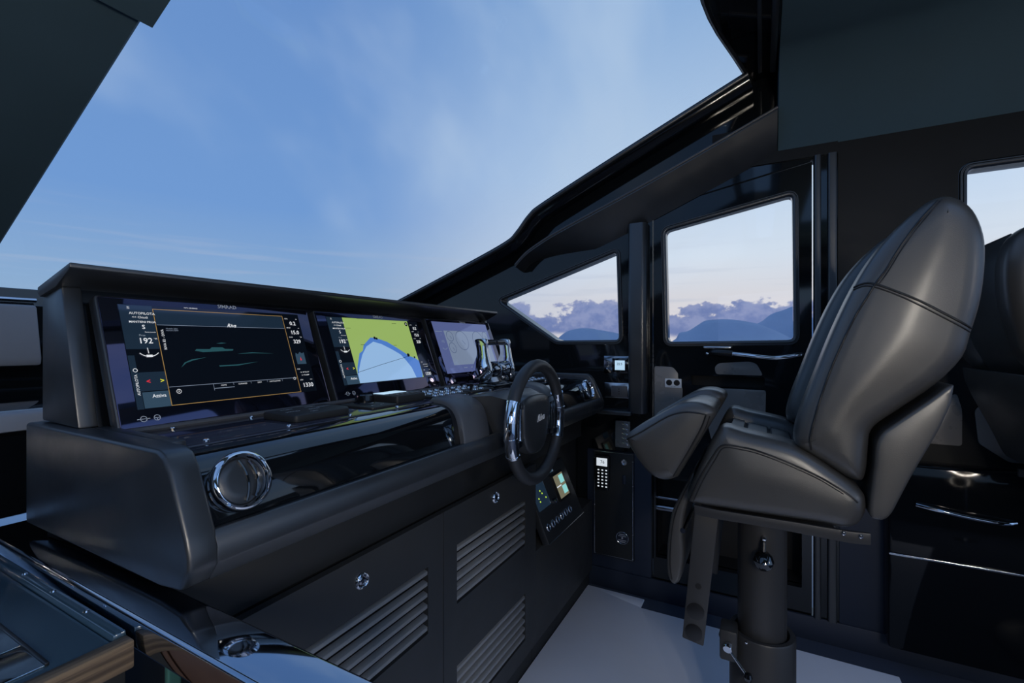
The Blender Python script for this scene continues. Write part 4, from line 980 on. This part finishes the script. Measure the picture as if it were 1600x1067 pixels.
# ================================================================== PORT SIDE: CAPPING RAIL, HATCH
o = MB().prism([(.16, .852), (1.30, .852), (1.30, .895), (.16, .895)], .296, .362, .006, 3).build('capping_rail', 'bar_gloss')
tag(recentre(o), 'polished dark capping rail running past the end of the console', 'rail')
t = thing('companion_hatch', 'dark gloss hatch lid with teak edge at lower left', 'hatch', (-.2, 1.0, .82))
MB().prism([(.715, .845), (1.40, .845), (1.40, .872), (.715, .872)], -.85, .276, .003).build('lid', 'hatch_gloss', t)
MB().prism([(.70, .838), (.722, .838), (.722, .874), (.70, .874)], -.85, .2915, .003).build('teak_edge', 'teak', t)
MB().box(.277, .292, .722, 1.40, .835, .879, .003).build('side_frame', 'hatch_gloss', t)
MB().box(-.60, .218, .735, .805, .8715, .8745, .001).box(-.60, .218, .809, .96, .8715, .8745, .001).build('glass_inset', 'polished_plate', t)
MB().box(.218, .222, .735, .96, .8715, .876, .001).build('inset_frame', 'rubber', t)
S = None
for y in (.82, .93, 1.04):
    if S is None: S = MB().lathe([(0, .003), (.003, .002), (.004, 0)], (0, 0, 0), (0, 0, 1), 10).build('hatch_screw', 'chrome', t, local=True); o = S
    else: o = S.copy(); COL.objects.link(o)
    o.location = Vector((.2845, y, .879)) - t.location
t = thing('companion_door', 'brown wooden door leaf below the hatch lid', 'door', (-.2, .75, 0))
MB().box(-.85, .23, .742, .765, .02, .836, .003).build('leaf', 'walnut', t)
MB().box(.238, .252, .735, .77, .02, .836, .002).build('stile', 'walnut', t)
MB().box(.254, .296, .735, .775, .02, .836, .002).build('frame', 'soft_black', t)
t = thing('glass_screen', 'green edged glass pane standing under the capping rail', 'glass panel', (.325, .42, 0))
MB().box(.320, .332, .20, .68, .05, .852).build('glass_sheet', 'pane_glass', t, None)
MB().box(.318, .334, .194, .202, .05, .852, .001).build('glass_edge', 'green_glass', t)
MB().box(.318, .334, .678, .686, .05, .852, .001).build('glass_edge', 'green_glass', t)
MB().box(.310, .342, .19, .69, .008, .05, .002).build('floor_channel', 'steel', t)

# ================================================================== OUTSIDE: SEA AND HILLS
tag(MB().add([(-20000, -20000, -3.5), (20000, -20000, -3.5), (20000, 20000, -3.5), (-20000, 20000, -3.5)], [(0, 1, 2, 3)]).build('sea', 'sea', None, None), 'calm grey blue sea under the hills', 'sea')
bpy.data.objects['sea']['kind'] = 'stuff'
def hill(name, label, px, dist, seed):
    rnd = random.Random(seed); prof = catmull(px, 8, False)
    rows = 9; rings = []
    for k in range(rows):
        s = k / (rows - 1); R = []
        for u, v in prof:
            q = ray(u, 535); q.z = 0; L = q.length; h = max(.5, (535 - v) / FPX * dist / 1.0 * 1.0)
            w = (1 - abs(2 * s - 1)) ** .8
            j = rnd.uniform(-.015, .015) * h * (1 if .05 < s < .95 and abs(s - .5) > .1 else 0)
            # depth along view-forward equals dist for the crest row
            fwd = dist * (1 + (s - .5) * .16)
            p = EYE + ray(u, 535) * fwd
            R.append((p.x, p.y, -4 + (h + 5.2) * w + j))
        rings.append(R)
    o = MB().loft(rings, cap=False, wrap=False).build(name, 'hazy_rock', None, 60)
    return tag(o, label, 'hill')
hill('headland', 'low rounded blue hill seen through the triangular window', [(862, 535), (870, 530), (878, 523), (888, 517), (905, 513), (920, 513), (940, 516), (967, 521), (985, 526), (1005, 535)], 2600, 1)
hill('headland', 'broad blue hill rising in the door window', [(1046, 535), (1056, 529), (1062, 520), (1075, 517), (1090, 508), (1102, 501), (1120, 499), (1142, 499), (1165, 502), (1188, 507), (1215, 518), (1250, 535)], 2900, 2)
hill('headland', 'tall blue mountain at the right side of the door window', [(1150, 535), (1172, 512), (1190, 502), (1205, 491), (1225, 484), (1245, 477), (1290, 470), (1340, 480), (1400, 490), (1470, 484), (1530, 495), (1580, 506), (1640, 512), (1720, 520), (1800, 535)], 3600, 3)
